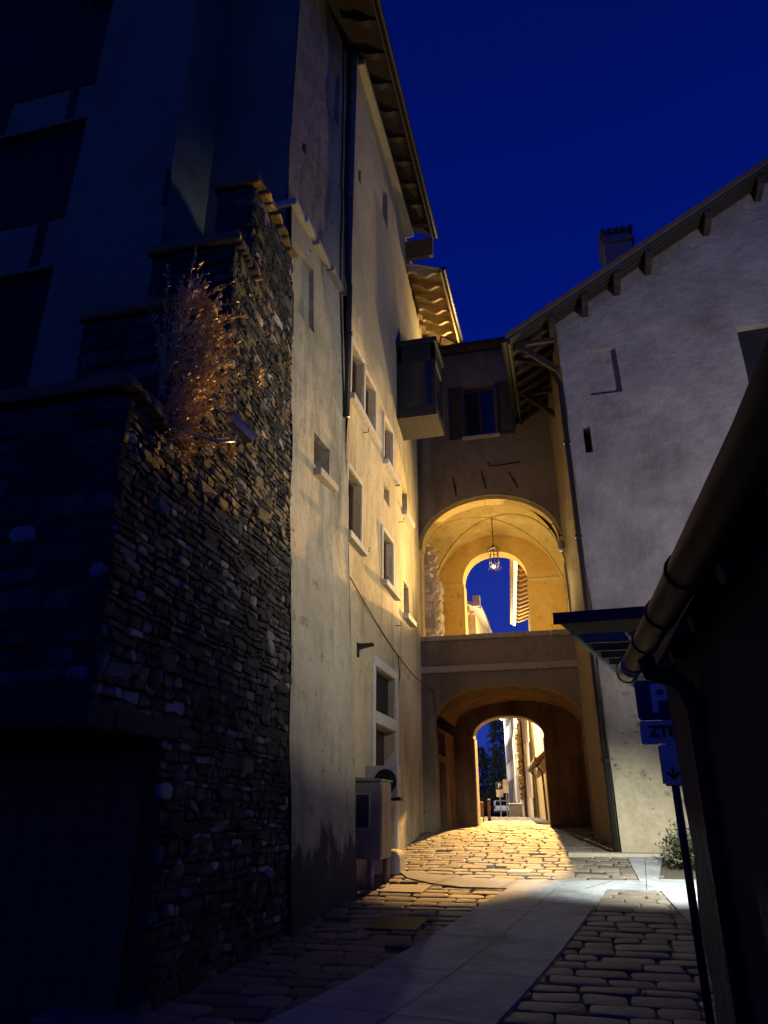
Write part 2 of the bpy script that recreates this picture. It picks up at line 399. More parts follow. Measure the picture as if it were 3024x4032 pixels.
# cobbles: rows of setts across the street
mb = MB(); rg = random.Random(3); y = 5.2
while y < 46:
    dep = rg.uniform(.24,.36) if y < 20 else rg.uniform(.26,.36)
    x = -7.5 if y > 26 else -4.4; x -= rg.uniform(0,.4); xe = 3.2 if y < 17 else (.6 if y < 26 else 0)
    while x < xe:
        w = rg.uniform(.30,.62) if y < 14.5 else rg.uniform(.26,.52)
        a, b, c, d = x, x+w, y, y+dep; x += w
        cx, cy = (a+b)/2, (c+d)/2
        if all(any(inside(px, py, q) for q in STRIPS) for px, py in ((a,c),(b,c),(b,d),(a,d))): continue
        if y < 16.5 and cx > 1.25 and cy > 14.1: continue
        
        if rg.random() < .015: continue
        gp = rg.uniform(.004,.011); a += gp; b -= gp; c += gp; d -= gp
        k = rg.uniform(.025,.05); hgt = rg.uniform(.0,.012)
        base = [(a+k,c),(b-k,c),(b,c+k*.8),(b,d-k*.8),(b-k,d),(a+k,d),(a,d-k*.8),(a,c+k*.8)]
        j = .016; base = [(p+rg.uniform(-j,j), q+rg.uniform(-j,j)) for p, q in base]
        tx, ty = rg.uniform(-.007,.007), rg.uniform(-.006,.006)
        o = len(mb.v)
        for s, h in ((1.0,-.05),(.99,-.004),(.955,.009),(.86,.014)):
            for p, q in base:
                X, Y = cx+(p-cx)*s, cy+(q-cy)*s
                mb.v.append((X, Y, gz(Y)+h+hgt+(0 if h < -.02 else tx*(X-cx)/.3+ty*(Y-cy)/.2)))
        for r_ in range(3):
            for q in range(8): mb.f.append([o+r_*8+q, o+r_*8+(q+1) % 8, o+(r_+1)*8+(q+1) % 8, o+(r_+1)*8+q]); mb.m.append(0)
        mb.f.append([o+24+q for q in range(8)]); mb.m.append(0)
    y += dep
tag(mb.build('road', M['cobble'], smooth=True, rough=(.010,7)), kind='structure')
# flat square covers let into the cobbles
for nm, (x0,x1,y0,y1), lab, mt in (
    ('manhole_cover', (-2.75,-2.1,10.0,10.75), 'dark square iron cover let into the cobbles by the buttress foot', 'metal_dark'),
    ('manhole_cover', (-3.2,-2.5,12.45,13.1), 'pale stone-filled square cover let into the cobbles before the grey cabinet', 'trim'),
    ('manhole_cover', (-1.35,-.95,14.55,14.85), 'small pale rectangular cover in the bright cobbles below the arch', 'trim')):
    b_ = MB(); pts = [(x0,y0),(x1,y0),(x1+.05,y1),(x0+.05,y1)]
    b_.hexa([(x,y,gz(y)-.05) for x, y in pts] + [(x,y,gz(y)+.040) for x, y in pts])
    tag(b_.build(nm, M[mt], bevel=.01), lab, 'manhole cover', 'covers let into the street')

# ------------------------------------------------------------------ LEFT: tall building along the street
def lerp(a, b, t): return a+(b-a)*t
def xm(z): return -3.86+.004*z
def xw_(y, z): return xm(z) - max(0, y-16.6)*.062
def xbut(y, z):
    t = min(max((y-9.6)/2.7, 0), 1)
    return lerp(-3.57-.052*z, -3.49-.042*z, t)
tall = thing('tall_house', (-4.2,16,gz(16)), 'tall plastered house with long eaves lining the left of the street', 'house')
fr_main = lambda u, v, d: (xw_(u, v)-d, u, v)
LW = [ # y0,y1,z0,z1,depth : windows of the golden wall
 (12.42,13.38,9.72,11.1,.22),(13.5,14.42,9.68,11.0,.22),(15.3,16.2,9.62,10.8,.22),
 (12.36,13.35,6.62,8.0,.22),(15.22,16.25,6.52,7.72,.22),(17.7,18.6,9.25,10.1,.30),(17.85,18.7,6.4,7.3,.30),
 (15.0,15.62,17.2,18.6,.22),(12.62,12.84,16.0,16.5,.3),(19.6,20.4,13.4,14.6,.3)]
DOOR = [(14.55,16.38,3.52,4.42,.15),(14.55,16.38,.3,3.26,.26)]
NICHE = [(15.32,15.9,8.55,9.0,.12,'blind')]
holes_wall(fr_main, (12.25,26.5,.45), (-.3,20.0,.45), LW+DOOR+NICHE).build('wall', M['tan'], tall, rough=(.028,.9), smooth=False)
for h in LW:
    d = h[4]; fr = MB(); w = .06
    a, b, c, e = h[0]+.004, h[1]-.004, h[2]+.004, h[3]-.004
    X = lambda z, dd=0: xw_(a, z)-d+dd
    for (p, q, r_, s) in ((a,a+w,c,e),(b-w,b,c,e),(a+w,b-w,c,c+w),(a+w,b-w,e-w,e),((a+b)/2-.025,(a+b)/2+.025,c+w,e-w)):
        fr.box(X(c)-.03, X(c)+.06, p, q, r_, s)
    if (b-a) > .5:
        f = fr.build('window', M['wood'], tall)
        pn = MB().box(X(c)-.02, X(c), a+w, b-w, c+w, e-w).build('pane', M['glass'], f)
    else:
        MB().box(X(c)-.03, X(c), a, b, c, e).build('window', M['black'], tall)
for (y0,y1,z,lean) in ((12.28,13.5,6.6,0),(15.18,16.6,6.5,0),(15.25,16.62,9.6,0),(12.3,14.6,9.68,0),(17.65,18.75,9.23,0),(17.8,18.85,6.38,0)):
    MB().box(xw_(y0,z)-.1, xw_(y0,z)+.13, y0, y1, z-.14, z).build('sill', M['trim'], tall, bevel=.015)
# pale window surrounds
for h in LW[:5]:
    s = MB(); q = .10
    for (p, r_, c, e) in ((h[0]-q,h[0]-.002,h[2],h[3]+q),(h[1]+.002,h[1]+q,h[2],h[3]+q),(h[0]-.002,h[1]+.002,h[3]+.002,h[3]+q)):
        p = max(p, 12.27)
        s.box(xm(c)-.05, xm(c)+.03, p, r_, c, e)
    s.build('surround', M['trim'], tall, bevel=.01)
# stone door frame, transom, door leaf
s = MB()
s.box(xm(3)-.3, xm(3)+.06, 16.385, 16.62, .3, 4.62); s.box(xm(3)-.3, xm(3)+.06, 14.36, 14.545, .3, 4.62)
s.box(xm(3)-.3, xm(3)+.06, 14.545, 16.385, 4.425, 4.62); s.box(xm(3)-.13, xm(3)+.075, 14.545, 16.385, 3.265, 3.515)
s.build('door_frame', M['trim'], tall, bevel=.02)
MB().box(xm(3)-.2, xm(3)-.14, 14.55, 16.38, 3.52, 4.42).build('transom', M['black'], tall)
dr = MB(); dr.box(xm(2)-.3, xm(2)-.23, 14.55, 16.38, .3, 3.26)
for y in (14.6, 15.5):
    for z in (.9, 2.1): dr.box(xm(2)-.23, xm(2)-.21, y+.08, y+.78, z, z+1.0)
dr.build('door', M['brown_wood'], tall, bevel=.012)
# buttress: battered lower face, set-back face above the ledge
BH = [(10.6,11.36,7.22,7.86,.35),(9.75,10.62,10.0,11.55,.10,'blind')]
holes_wall(lambda u, v, d: (xbut(u, v)-d, u, v), (9.6,12.3,.35), (-.3,12.3,.4), BH).build('buttress_wall', M['beige'], tall, rough=(.045,.8))
xu = lambda y, z: lerp(-4.28, -4.0, (y-9.6)/2.7) - .014*(z-12.3)
holes_wall(lambda u, v, d: (xu(u, v)-d, u, v), (9.6,12.3,.35), (12.3,20.4,.45), [(10.08,10.22,14.25,14.52,.3,'blind'),(11.3,11.9,17.0,18.9,.12,'blind')]).build('upper_wall', M['grey_upper'], tall, rough=(.03,.8))
MB().box(xbut(11,7.5)-.36, xbut(11,7.5)-.33, 10.6, 11.36, 7.22, 7.86).build('window', M['black'], tall)
MB().hexa([(-4.1,10.55,6.98),(-3.74,10.55,6.98),(-3.74,11.55,7.06),(-4.1,11.55,7.06),(-4.1,10.55,7.12),(-3.74,10.55,7.12),(-3.74,11.55,7.20),(-4.1,11.55,7.20)]).build('sill', M['coping'], tall, bevel=.02)
for (a, b, z) in ((9.55,10.05,12.30),(10.07,10.62,12.34),(10.64,11.4,12.28),(11.42,12.15,12.25)):
    MB().box(-4.6, xbut((a+b)/2, 12.2)+.10, a, b, z-.08, z+.07).build('ledge_stone', M['trim'] if b < 10.7 else M['coping'], tall, bevel=.02)
# end walls and body
MB().box(-12, -4.32, 9.62, 9.9, -.2, 25).build('end_wall', M['blue_house'], tall, rough=(.02,.6))
MB().box(-12, -4.55, 9.95, 26.4, -.2, 19.4).build('body', M['black'], tall)
cap_b = MB(); 
for k in range(12):
    z0, z1 = k*1.02, (k+1)*1.02
    cap_b.quad((xbut(12.3,z0)-.001,12.3,z0),(xm(z0)-.3,12.3,z0),(xm(z1)-.3,12.3,z1),(xbut(12.3,z1)-.001,12.3,z1))
for k in range(8):
    z0, z1 = 12.2+k, 13.2+k
    cap_b.quad((-4.4,12.31,z0),(xm(z0)-.0,12.27,z0),(xm(z1)-.0,12.27,z1),(-4.4,12.31,z1))
cap_b.build('buttress_return', M['beige'], tall)
# eaves: boarded soffit on rafters, tiles above
def eave(y0, y1, xw, zw, xe, ze, mat_r, mat_rl, mat_t, step, rw, parent, back=-12.0, dep=1.0):
    sl = (ze-zw)/(xe-xw)
    MB().prism([(back,y0,zw+(back-xw)*sl+.02),(xe,y0,ze+.02),(xe,y0,ze+.06),(back,y0,zw+(back-xw)*sl+.06)], (0,y1-y0,0)).build('soffit_board', mat_rl, parent)
    t = MB(); n = int((y1-y0)/.22)
    for i in range(n):
        ya = y0 + (y1-y0)*i/n; yb = y0+(y1-y0)*(i+1)/n
        t.prism([(back,ya,zw+(back-xw)*sl+.061),(back,(ya+yb)/2,zw+(back-xw)*sl+.15),(back,yb,zw+(back-xw)*sl+.061)], (xe+.08-back,0,(xe+.08-back)*sl))
    t.build('roof', mat_t, parent)
    n = int((y1-y0)/step)
    for i in range(n+1):
        y = y0+.1+i*step
        if y > y1-.05: break
        x2 = xe-.10; x1 = xw-.1
        z = lambda x: zw+(x-xw)*sl
        q_ = lambda t, h: (lerp(x1, x2, t), y, z(lerp(x1, x2, t))-h*dep)
        pts = [(x1,y,z(x1)+.018),(x2,y,z(x2)+.018)]+[q_(t, h) for t, h in ((1,.03),(.95,.05),(.88,.055),(.8,.075),(.72,.12),(.64,.17),(.55,.2),(.45,.2),(.36,.17),(.28,.135),(.2,.125),(.1,.13),(0,.17))]
        MB().prism(pts, (0,rw,0)).build('rafter', mat_r, parent)
    MB().tube([(xe+.07,y0-.05,ze-.01),(xe+.07,y1,ze-.01)], .075, 8).build('eave_gutter', M['metal_dark'], parent)
    MB().box(xe-.06, xe-.01, y0, y1, ze-.10, ze+.015).build('fascia', mat_rl, parent)
eave(8.6, 18.75, -3.79, 20.12, -2.92, 19.62, M['dark_wood'], M['dark_woody'], M['tile'], .86, .16, tall, dep=.8)
eave(18.85, 26.3, -3.80, 18.72, -2.72, 18.28, M['pale_wood'], M['pale_woody'], M['tile'], .66, .11, tall, dep=1.6)
MB().box(-4.6,-2.98,18.70,18.84,18.85,19.6).build('gable_board', M['wood'], tall)
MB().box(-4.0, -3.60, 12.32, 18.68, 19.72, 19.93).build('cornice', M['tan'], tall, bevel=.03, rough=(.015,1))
# drainpipe
MB().tube([(-3.93,12.12,21.5),(-3.95,12.12,20),(-3.93,12.12,15),(-3.86,12.12,12.6),(-3.80,12.12,12.3),(-3.80,12.12,9.0)], .062, 8).build('drainpipe', M['metal_dark'], tall, smooth=True)
for z in (18.2, 15.0, 11.0):
    MB().tube([(-3.9 if z > 12 else -3.8,12.12,z),(-3.9 if z > 12 else -3.8,12.12,z+.06)], .085, 8).build('pipe_clamp', M['metal_dark'], tall)
# oriel: enclosed timber balcony
orl = MB(); ox0, ox1, oy0, oy1 = -3.98, -2.70, 16.7, 18.0
orl.box(ox0, ox1, oy0, oy1, 11.58, 11.86)
for (x, y) in ((ox1-.06,oy0+.06),(ox1-.06,oy1-.06),(ox0+.28,oy0+.06)): orl.box(x-.06,x+.06,y-.06,y+.06,11.86,13.86)
orl.box(ox0, ox1+.06, oy0-.06, oy1+.05, 13.86, 14.02); orl.box(ox0,ox1,oy0,oy1,13.3,13.86)
oo = orl.build('oriel', M['black_paint'], tall, bevel=.012)
MB().box(ox0+.1, ox1-.1, oy0+.03, oy0+.05, 11.86, 13.3).build('oriel_pane', M['glass'], oo)
MB().box(ox1-.05, ox1-.03, oy0+.12, oy1-.12, 11.86, 13.3).build('oriel_pane', M['glass'], oo)
for k in range(6): MB().box(ox0+.02+k*.21, ox0+.225+k*.21, oy0+.02, oy1-.02, 11.53+.004*(k%2), 11.575).build('floor_board', M['dark_wood'], oo)
MB().tube([(-2.7,17.3,13.9),(-2.62,17.5,14.6),(-2.5,17.8,14.75),(-1.9,19.2,15.1)], .022, 6).build('iron_rod', M['iron'], oo)
# iron hooks on the wall and small spot bracket, cables
for (y, z) in ((13.62,6.62),(16.55,6.45),(16.58,9.45),(13.45,9.35),(17.0,8.6),(16.6,5.75)):
    MB().tube([(xm(z)-.02,y,z),(xm(z)+.12,y,z),(xm(z)+.12,y,z+.09)], .012, 5).build('iron_hook', M['iron'], tall)
sp = thing('wall_bracket', (xm(4.5),13.25,4.5), 'small dark iron bracket on the wall left of the transom', 'bracket')
MB().box(xm(4.5)-.02, xm(4.5)+.04, 13.2, 13.3, 4.35, 4.62).hexa([(xm(4.5)+.04,13.2,4.5),(xm(4.5)+.3,13.28,4.58),(xm(4.5)+.3,13.42,4.58),(xm(4.5)+.04,13.3,4.5),(xm(4.5)+.04,13.2,4.6),(xm(4.5)+.3,13.28,4.62),(xm(4.5)+.3,13.42,4.62),(xm(4.5)+.04,13.3,4.6)]).build('plate', M['iron'], sp)
def sag(a, b, s, n=12): 
    a, b = Vector(a), Vector(b); return [tuple(a.lerp(b, i/n) - Vector((0,0,s*4*(i/n)*(1-i/n)))) for i in range(n+1)]
cb = MB(); cb.tube(sag((xm(5.7)+.03,12.6,5.75),(xm(5.0)+.03,16.6,5.05),.05), .012, 5); cb.tube(sag((xm(5)+.03,16.6,5.05),(-3.72,20.95,4.85),.12), .014, 5)
tag(cb.build('cable', M['cable']), 'thin black cable running along the left wall towards the bridge', 'cable')
cb = MB(); cb.tube([(xm(5)+.04,16.62,5.05),(xm(5)+.06,16.7,4.6),(xm(4)+.05,16.5,4.1),(xm(3.6)+.03,16.42,3.6)], .013, 5)
tag(cb.build('cable', M['cable']), 'short black cable drooping in front of the dark transom window', 'cable')
cb = MB(); cb.tube([(-3.75,20.96,4.86),(-3.7,20.94,4.4),(-3.66,20.95,3.9),(-3.65,20.96,3.5)], .013, 5)
tag(cb.build('cable', M['cable']), 'black cable dropping down the left pier of the bridge', 'cable')

# ------------------------------------------------------------------ LEFT: stepped rubble wall
def xs_wall(z): return -3.62-.045*z
sw = thing('stone_wall', (-4.4,7.4,0), 'massive rubble stone wall stepping down towards the viewer on the left', 'wall')
STEPS = [(3.4,5.2,2.38,-9.0),(5.2,6.4,5.35,-9.0),(6.4,7.3,7.35,-5.55),(7.3,7.92,9.15,-5.35),(7.92,9.6,10.95,-4.75)]
def step_top(y):
    for a, b, z, _ in STEPS:
        if a <= y < b: return z
    return 0
core = MB()
for (a, b, z, xl) in STEPS[1:]:
    yb = 9.75
    lo = 2.4 if a < 6 else -.3
    core.hexa([(xl,a,lo),(xs_wall(lo)-.02,a,lo),(xs_wall(lo)-.02,b if b < 9 else yb,lo),(xl,b if b < 9 else yb,lo),(xl,a,z),(xs_wall(z)-.02,a,z),(xs_wall(z)-.02,b if b < 9 else yb,z),(xl,b if b < 9 else yb,z)])
core.build('core', M['mortar'], sw, rough=(.03,1.5))
fw = lambda u, v, d: (xs_wall(v)-d, u, v)
okw = lambda u, v: v < step_top(u)-.08 and not (u < 6.35 and v < 2.4)
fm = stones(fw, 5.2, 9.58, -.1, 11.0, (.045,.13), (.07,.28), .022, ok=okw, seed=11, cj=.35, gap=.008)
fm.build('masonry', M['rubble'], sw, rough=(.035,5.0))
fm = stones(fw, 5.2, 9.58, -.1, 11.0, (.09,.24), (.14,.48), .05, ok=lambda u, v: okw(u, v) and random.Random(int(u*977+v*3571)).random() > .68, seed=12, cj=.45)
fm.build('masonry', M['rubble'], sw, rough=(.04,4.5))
for i, (a, b, z, xl) in enumerate(STEPS[1:]):
    zl = STEPS[i][2]-.3 if i else 2.4
    rf = stones(lambda u, v, d, a=a: (u, a+d, v), max(xl,-9), xs_wall(zl)-.06, zl, z-.05, (.12,.28), (.2,.6), .05, seed=40+i)
    rf.build('riser_masonry', M['rubble'], sw, rough=(.02,3.0))
for (a, b, z, xl) in STEPS[1:]:
    e = min(b+.06, 9.56); c = MB(); n = 7
    for k in range(n):
        y0 = lerp(a-.1, e, k/n); y1 = lerp(a-.1, e, (k+1)/n)-.015; dz = rnd(-.02,.03); h = lerp(.10,-.06,k/n)
        c.hexa([(xl-.08,y0,z-.06+h),(xs_wall(z)+.14+rnd(-.04,.04),y0,z-.06+h),(xs_wall(z)+.14+rnd(-.04,.04),y1,z-.06+h),(xl-.08,y1,z-.06+h),
                (xl-.08,y0,z+.10+dz+h),(xs_wall(z)+.08,y0,z+.10+dz+h),(xs_wall(z)+.08,y1,z+.08+dz+h),(xl-.08,y1,z+.08+dz+h)])
    c.build('coping', M['moss'], sw, bevel=.03, rough=(.075,3.5))
# recessed dark gateway at the foot of the wall with a timber lintel
gt = MB()
for k in range(14): gt.box(-8.2+k*.31,-7.9+k*.31,6.34,6.38+.01*(k%2),-.2,2.38)
gt.build('gate', M['wood'], sw)
MB().box(-9,-3.70,5.12,5.5,2.22,2.44).box(-4.0,-3.69,5.5,6.62,2.24,2.43).build('lintel', M['mortar'], sw, bevel=.02, rough=(.03,3))

# vegetation on the wall
def leaf(mb, p, d, l, w):
    d = Vector(d).normalized(); a = d.cross(Vector((rnd(-1,1),rnd(-1,1),rnd(-1,1)))).normalized()*w/2; p = Vector(p)
    n_ = d.cross(a).normalized()*w*.25
    mb.add([p, p+d*l*.5+a+n_, p+d*l, p+d*l*.5-a+n_], [(0,1,2,3)])
sh = thing('shrub', (-3.75,5.95,5.4), 'dry golden twiggy shrub growing out of the top of the stone wall', 'shrub')
tw = MB(); lf = MB()
for k in range(125):
    t = random.random()
    y = rnd(5.55,6.75); z0 = 5.45 + (y-5.5)*.35 + rnd(-.3,.35)
    if k < 45: d = Vector((rnd(-.15,.35), rnd(-.3,.45), 1)); L = rnd(.5,1.45); z0 = rnd(5.4,6.1); y = rnd(5.65,6.5)
    else: d = Vector((rnd(.1,.5), rnd(.0,.7), rnd(.1,.9))); L = rnd(.35,.8); z0 = rnd(5.2,7.1); y = rnd(5.9,6.55) if z0 > 6 else rnd(5.75,6.4)
    p = Vector((xs_wall(z0)+rnd(-.05,.12), y, z0)); d.normalize(); path = [p.copy()]
    for i in range(5):
        d = (d + Vector((rnd(-.12,.12),rnd(-.12,.12),rnd(-.05,.1)))).normalized(); p = p + d*L/5; path.append(p.copy())
        for q in range(8):
            pp = p - d*L/5*random.random(); dd = (d + Vector((rnd(-1,1),rnd(-1,1),rnd(-.3,.9)))).normalized()
            leaf(lf, pp, dd, rnd(.04,.10), rnd(.018,.04))
    tw.tube(path, [.008,.007,.006,.005,.004,.003], 4)
tw.build('stem', M['twig'], sh); lf.build('foliage', M['dry_leaf'], sh)
# hanging roots/dry grass under it
hg = thing('shrub', (-3.75,6.4,5.2), 'small tuft of dry stems hanging below the big shrub beside the camera', 'shrub')
tw = MB(); lf = MB()
for k in range(46):
    y = rnd(5.75,6.25); z0 = rnd(5.0,5.75); p = Vector((xs_wall(z0)+.05, y, z0)); d = Vector((rnd(.1,.4),rnd(-.1,.6),rnd(-.4,.5))).normalized(); L = rnd(.15,.4)
    tw.tube([p, p+d*L*.5, p+d*L+Vector((0,0,-.04))], [.005,.004,.003], 4)
    for q in range(5): leaf(lf, p+d*L*random.random(), (d+Vector((rnd(-1,1),rnd(-1,1),rnd(-1,1)))), rnd(.04,.09), rnd(.015,.03))
tw.build('stem', M['twig'], hg); lf.build('foliage', M['dry_leaf'], hg)
for (y, z, n, s, lab) in ((8.05,7.38,60,.16,'tuft of golden fern high on the stone wall left of the plaster'),(7.45,6.98,14,.08,'tiny golden sprig on the stone wall below the fern tuft'),
                   (7.3,5.75,34,.12,'golden sprig on the stone wall just right of the camera'),(7.6,4.55,18,.09,'golden sprig on the stone wall well below the camera'),(7.0,6.3,18,.08,'small golden sprig on the stone wall above the camera')):
    pl = MB(); X = xs_wall(z)+.05
    for k in range(n):
        p = Vector((X+rnd(0,.06), y+rnd(-s,s)*.6, z+rnd(-s,s))); leaf(pl, p, (rnd(.2,1),rnd(-.6,1),rnd(-.5,1)), rnd(.05,.11), rnd(.025,.05))
    o = pl.build('wall_plant', M['dry_leaf']); tag(o, lab, 'plant', 'sprigs on the stone wall')

# security camera
sc_ = thing('security_camera', (-3.85,5.95,5.35), 'pale box security camera on a jointed arm fixed to the stone wall', 'security camera')
MB().tube([(-3.88,5.95,5.42),(-3.60,6.18,5.36),(-3.44,6.30,5.34),(-3.41,6.6,5.50),(-3.41,6.66,5.66)], .018, 8).build('bracket', M['camera'], sc_, smooth=True)
MB().box(-3.92,-3.84,5.87,6.03,5.33,5.51).build('base_plate', M['camera'], sc_, bevel=.01)
ax = Vector((.12,.62,-.10)).normalized(); sd = Vector((1,-.2,0)).normalized()*.055; upv = sd.cross(ax).normalized()*.055
if upv.z < 0: upv = -upv
p0 = Vector((-3.43,6.50,5.74)); p1 = p0+ax*.42
MB().hexa([p0-sd-upv,p0+sd-upv,p1+sd-upv,p1-sd-upv,p0-sd+upv,p0+sd+upv,p1+sd+upv,p1-sd+upv]).build('housing', M['camera'], sc_, bevel=.012)
h0 = p0-ax*.05+upv*1.12; h1 = p1+ax*.06+upv*1.12
MB().hexa([h0-sd*1.25-upv*.08,h0+sd*1.25-upv*.08,h1+sd*1.25-upv*.08,h1-sd*1.25-upv*.08,h0-sd*1.25+upv*.08,h0+sd*1.25+upv*.08,h1+sd*1.25+upv*.08,h1-sd*1.25+upv*.08]).build('sun_shield', M['camera'], sc_, bevel=.005)
MB().tube([p1-ax*.01, p1+ax*.02], .04, 12).build('lens', M['glass'], sc_)

# ------------------------------------------------------------------ FAR LEFT: plain facade with a deep window bay
fl = thing('apartment_house', (-8.5,8.6,0), 'dark blue-lit apartment house rising behind the stepped stone wall', 'apartment house')
MB().box(-8.06,-6.0,8.3,9.6,2,26).build('projecting_bay', M['blue_house'], fl, rough=(.01,.5))
WN = [(-9.75,-8.35,15.95,17.3,.25),(-11.6,-9.95,15.95,17.3,.25),(-9.75,-8.35,11.75,13.2,.25),(-11.6,-9.95,11.75,13.2,.25),(-9.75,-8.35,20.2,21.5,.25)]
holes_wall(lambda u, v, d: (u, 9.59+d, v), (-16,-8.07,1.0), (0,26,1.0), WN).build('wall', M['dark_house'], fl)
for h in WN:
    f = MB(); a, b, c, e = h[:4]; y = 9.8
    for (p, q, r_, s) in ((a,a+.09,c,e),(b-.09,b,c,e),(a+.09,b-.09,c,c+.09),(a+.09,b-.09,e-.09,e),((a+b)/2-.04,(a+b)/2+.04,c+.09,e-.09)): f.box(p,q,y-.06,y,r_,s)
    w = f.build('window', M['shutter'], fl)
    MB().box(a+.09,b-.09,y-.03,y-.01,c+.09,e-.09).build('pane', M['glass'], w)
    MB().box(a-.1,b+.1,9.40,9.66,c-.10,c-.002).build('sill', M['blue_house'], fl)
MB().box(-6.06,-5.98,8.26,8.30,11.4,12.2).build('vent_grille', M['metal_dark'], fl)

# ------------------------------------------------------------------ BRIDGE HOUSE across the street
br = thing('bridge_house', (-1.75,23,1.1), 'plastered bridge house spanning the street with two stacked arches', 'bridge house')
BX0, BX1 = -4.3, .39
LA = (-3.76, .34, 3.92, 1.05)   # lower arch
arch_wall(21.0, 21.5, BX0, BX1+.02, .3, 5.36, LA[0], LA[1], LA[2], LA[3], p=2.3).build('wall', M['bridge'], br)
# passage vault and its side walls
pv_ = MB(); n = 28
xs_ = [(LA[0]+LA[1])/2 - (LA[1]-LA[0])/2*math.cos(math.pi*i/n) for i in range(n+1)]
for k in range(8):
    y0, y1 = 21.5+k*3.5/8, 21.5+(k+1)*3.5/8
    for a, b in zip(xs_, xs_[1:]):
        za, zb_ = (arch_z(q, LA[0]-.06, LA[1]+.06, LA[2], LA[3]+.06, 2.3) for q in (a, b))
        pv_.quad((a,y0,za),(b,y0,zb_),(b,y1,zb_),(a,y1,za))
pv_.build('passage_vault', M['passage'], br, rough=(.03,1.2))
holes_wall(lambda u, v, d: (-3.80-d, u, v), (21.5,25.0,.5), (.6,3.95,.5), [(21.9,23.1,1.0,3.0,.3,'blind'),(21.9,23.1,3.18,3.85,.3,'blind')]).build('passage_wall', M['passage'], br, rough=(.02,1))
MB().box(-3.80-.28,-3.8-.2,21.92,23.08,1.0,2.98).build('passage_door', M['wood'], br)
MB().box(.38,.7,21.5,25,.6,4.0).build('passage_wall', M['passage'], br, rough=(.02,1))
IA = (-3.17,-.85,3.9,.70)
arch_wall(25.0, 25.65, -4.6, .7, .5, 5.4, IA[0], IA[1], IA[2], IA[3], p=2.2).build('inner_wall', M['passage'], br)
iv_ = MB()
for i in range(28):
    c, hw = (IA[0]+IA[1])/2, (IA[1]-IA[0])/2
    xa, xb = c-hw*math.cos(math.pi*i/28), c-hw*math.cos(math.pi*(i+1)/28)
    za, zb_ = arch_z(xa,*IA,2.2)-.004, arch_z(xb,*IA,2.2)-.004
    iv_.hexa([(xa,25.06,za-.03),(xb,25.06,zb_-.03),(xb,25.70,zb_-.03),(xa,25.70,za-.03),(xa,25.06,za),(xb,25.06,zb_),(xb,25.70,zb_),(xa,25.70,za)])
iv_.box(IA[0]+.003,IA[0]+.04,25.06,25.70,.6,3.87); iv_.box(IA[1]-.04,IA[1]-.003,25.06,25.70,.6,3.87)
iv_.build('arch_reveal', M['trim'], br)  # paler lining puts the lamplight on the reveal into its colour
# pale arch ring and jamb stones on the far side of the inner arch
rg_ = MB()
for i in range(24):
    a0, a1 = math.pi*i/24, math.pi*(i+1)/24
    def pt(t, k): 
        x = (IA[0]+IA[1])/2 - (IA[1]-IA[0])/2*math.cos(t)*(1+k); return (x, arch_z((IA[0]+IA[1])/2 - (IA[1]-IA[0])/2*math.cos(t), IA[0], IA[1], IA[2], IA[3], 2.2) + k*.9)
    (xa,za),(xb,zb_),(xc,zc),(xd,zd) = pt(a0,.0),pt(a1,.0),pt(a1,.16),pt(a0,.16)
    rg_.hexa([(xa,25.655,za),(xb,25.655,zb_),(xb,25.72,zb_),(xa,25.72,za),(xd,25.655,zd),(xc,25.655,zc),(xc,25.72,zc),(xd,25.72,zd)])
rg_.build('arch_ring', M['trim'], br)
# string course, parapet, coping
MB().box(BX0, BX1+.02, 20.92, 21.4, 5.362, 5.56).build('string_course', M['coping'], br, bevel=.025, rough=(.012,1.5))
MB().box(BX0, BX1+.02, 21.0, 21.35, 5.562, 6.30).build('parapet', M['bridge'], br)
x = BX0
while x < BX1:
    w = rnd(.65,.95); e = min(x+w, BX1+.02)
    MB().box(x+.004, e-.004, 20.95, 21.42, 6.303+rnd(-.0,.012), 6.46+rnd(-.01,.015)).build('coping', M['coping'], br, bevel=.018)
    x = e
MB().box(-4.6, .7, 21.5, 25.6, 5.41, 5.54).build('loggia_floor', M['coping'], br)
# loggia
UA = (-4.12, .30, 9.28, 1.62)
arch_wall(21.0, 21.45, -4.6, BX1+.02, 6.40, 12.0, UA[0], UA[1], UA[2], UA[3], n=36, p=2.0).build('upper_wall', M['bridge'], br)
lr = MB()   # plain raised band round the arch
n = 36
for i in range(n):
    t0, t1 = math.pi*i/n, math.pi*(i+1)/n
    c, hw = (UA[0]+UA[1])/2, (UA[1]-UA[0])/2
    f = lambda t, k: (c-(hw+k)*math.cos(t), UA[2]+(UA[3]+k)*math.sin(t))
    (xa,za),(xb,zb_),(xc,zc),(xd,zd) = f(t0,-.10),f(t1,-.10),f(t1,.0),f(t0,.0)
    lr.hexa([(xa,21.12,za),(xb,21.12,zb_),(xb,21.6,zb_),(xa,21.6,za),(xd,21.12,zd),(xc,21.12,zc),(xc,21.6,zc),(xd,21.6,zd)])
lr.build('arch_band', M['vault_pale'], br)
BA = (-3.28,-.96,9.25,1.16)
arch_wall(24.98, 25.6, -4.6, .7, 5.55, 13.4, BA[0], BA[1], BA[2], BA[3], n=28, p=2.2).build('loggia_back_wall', M['vault'], br)
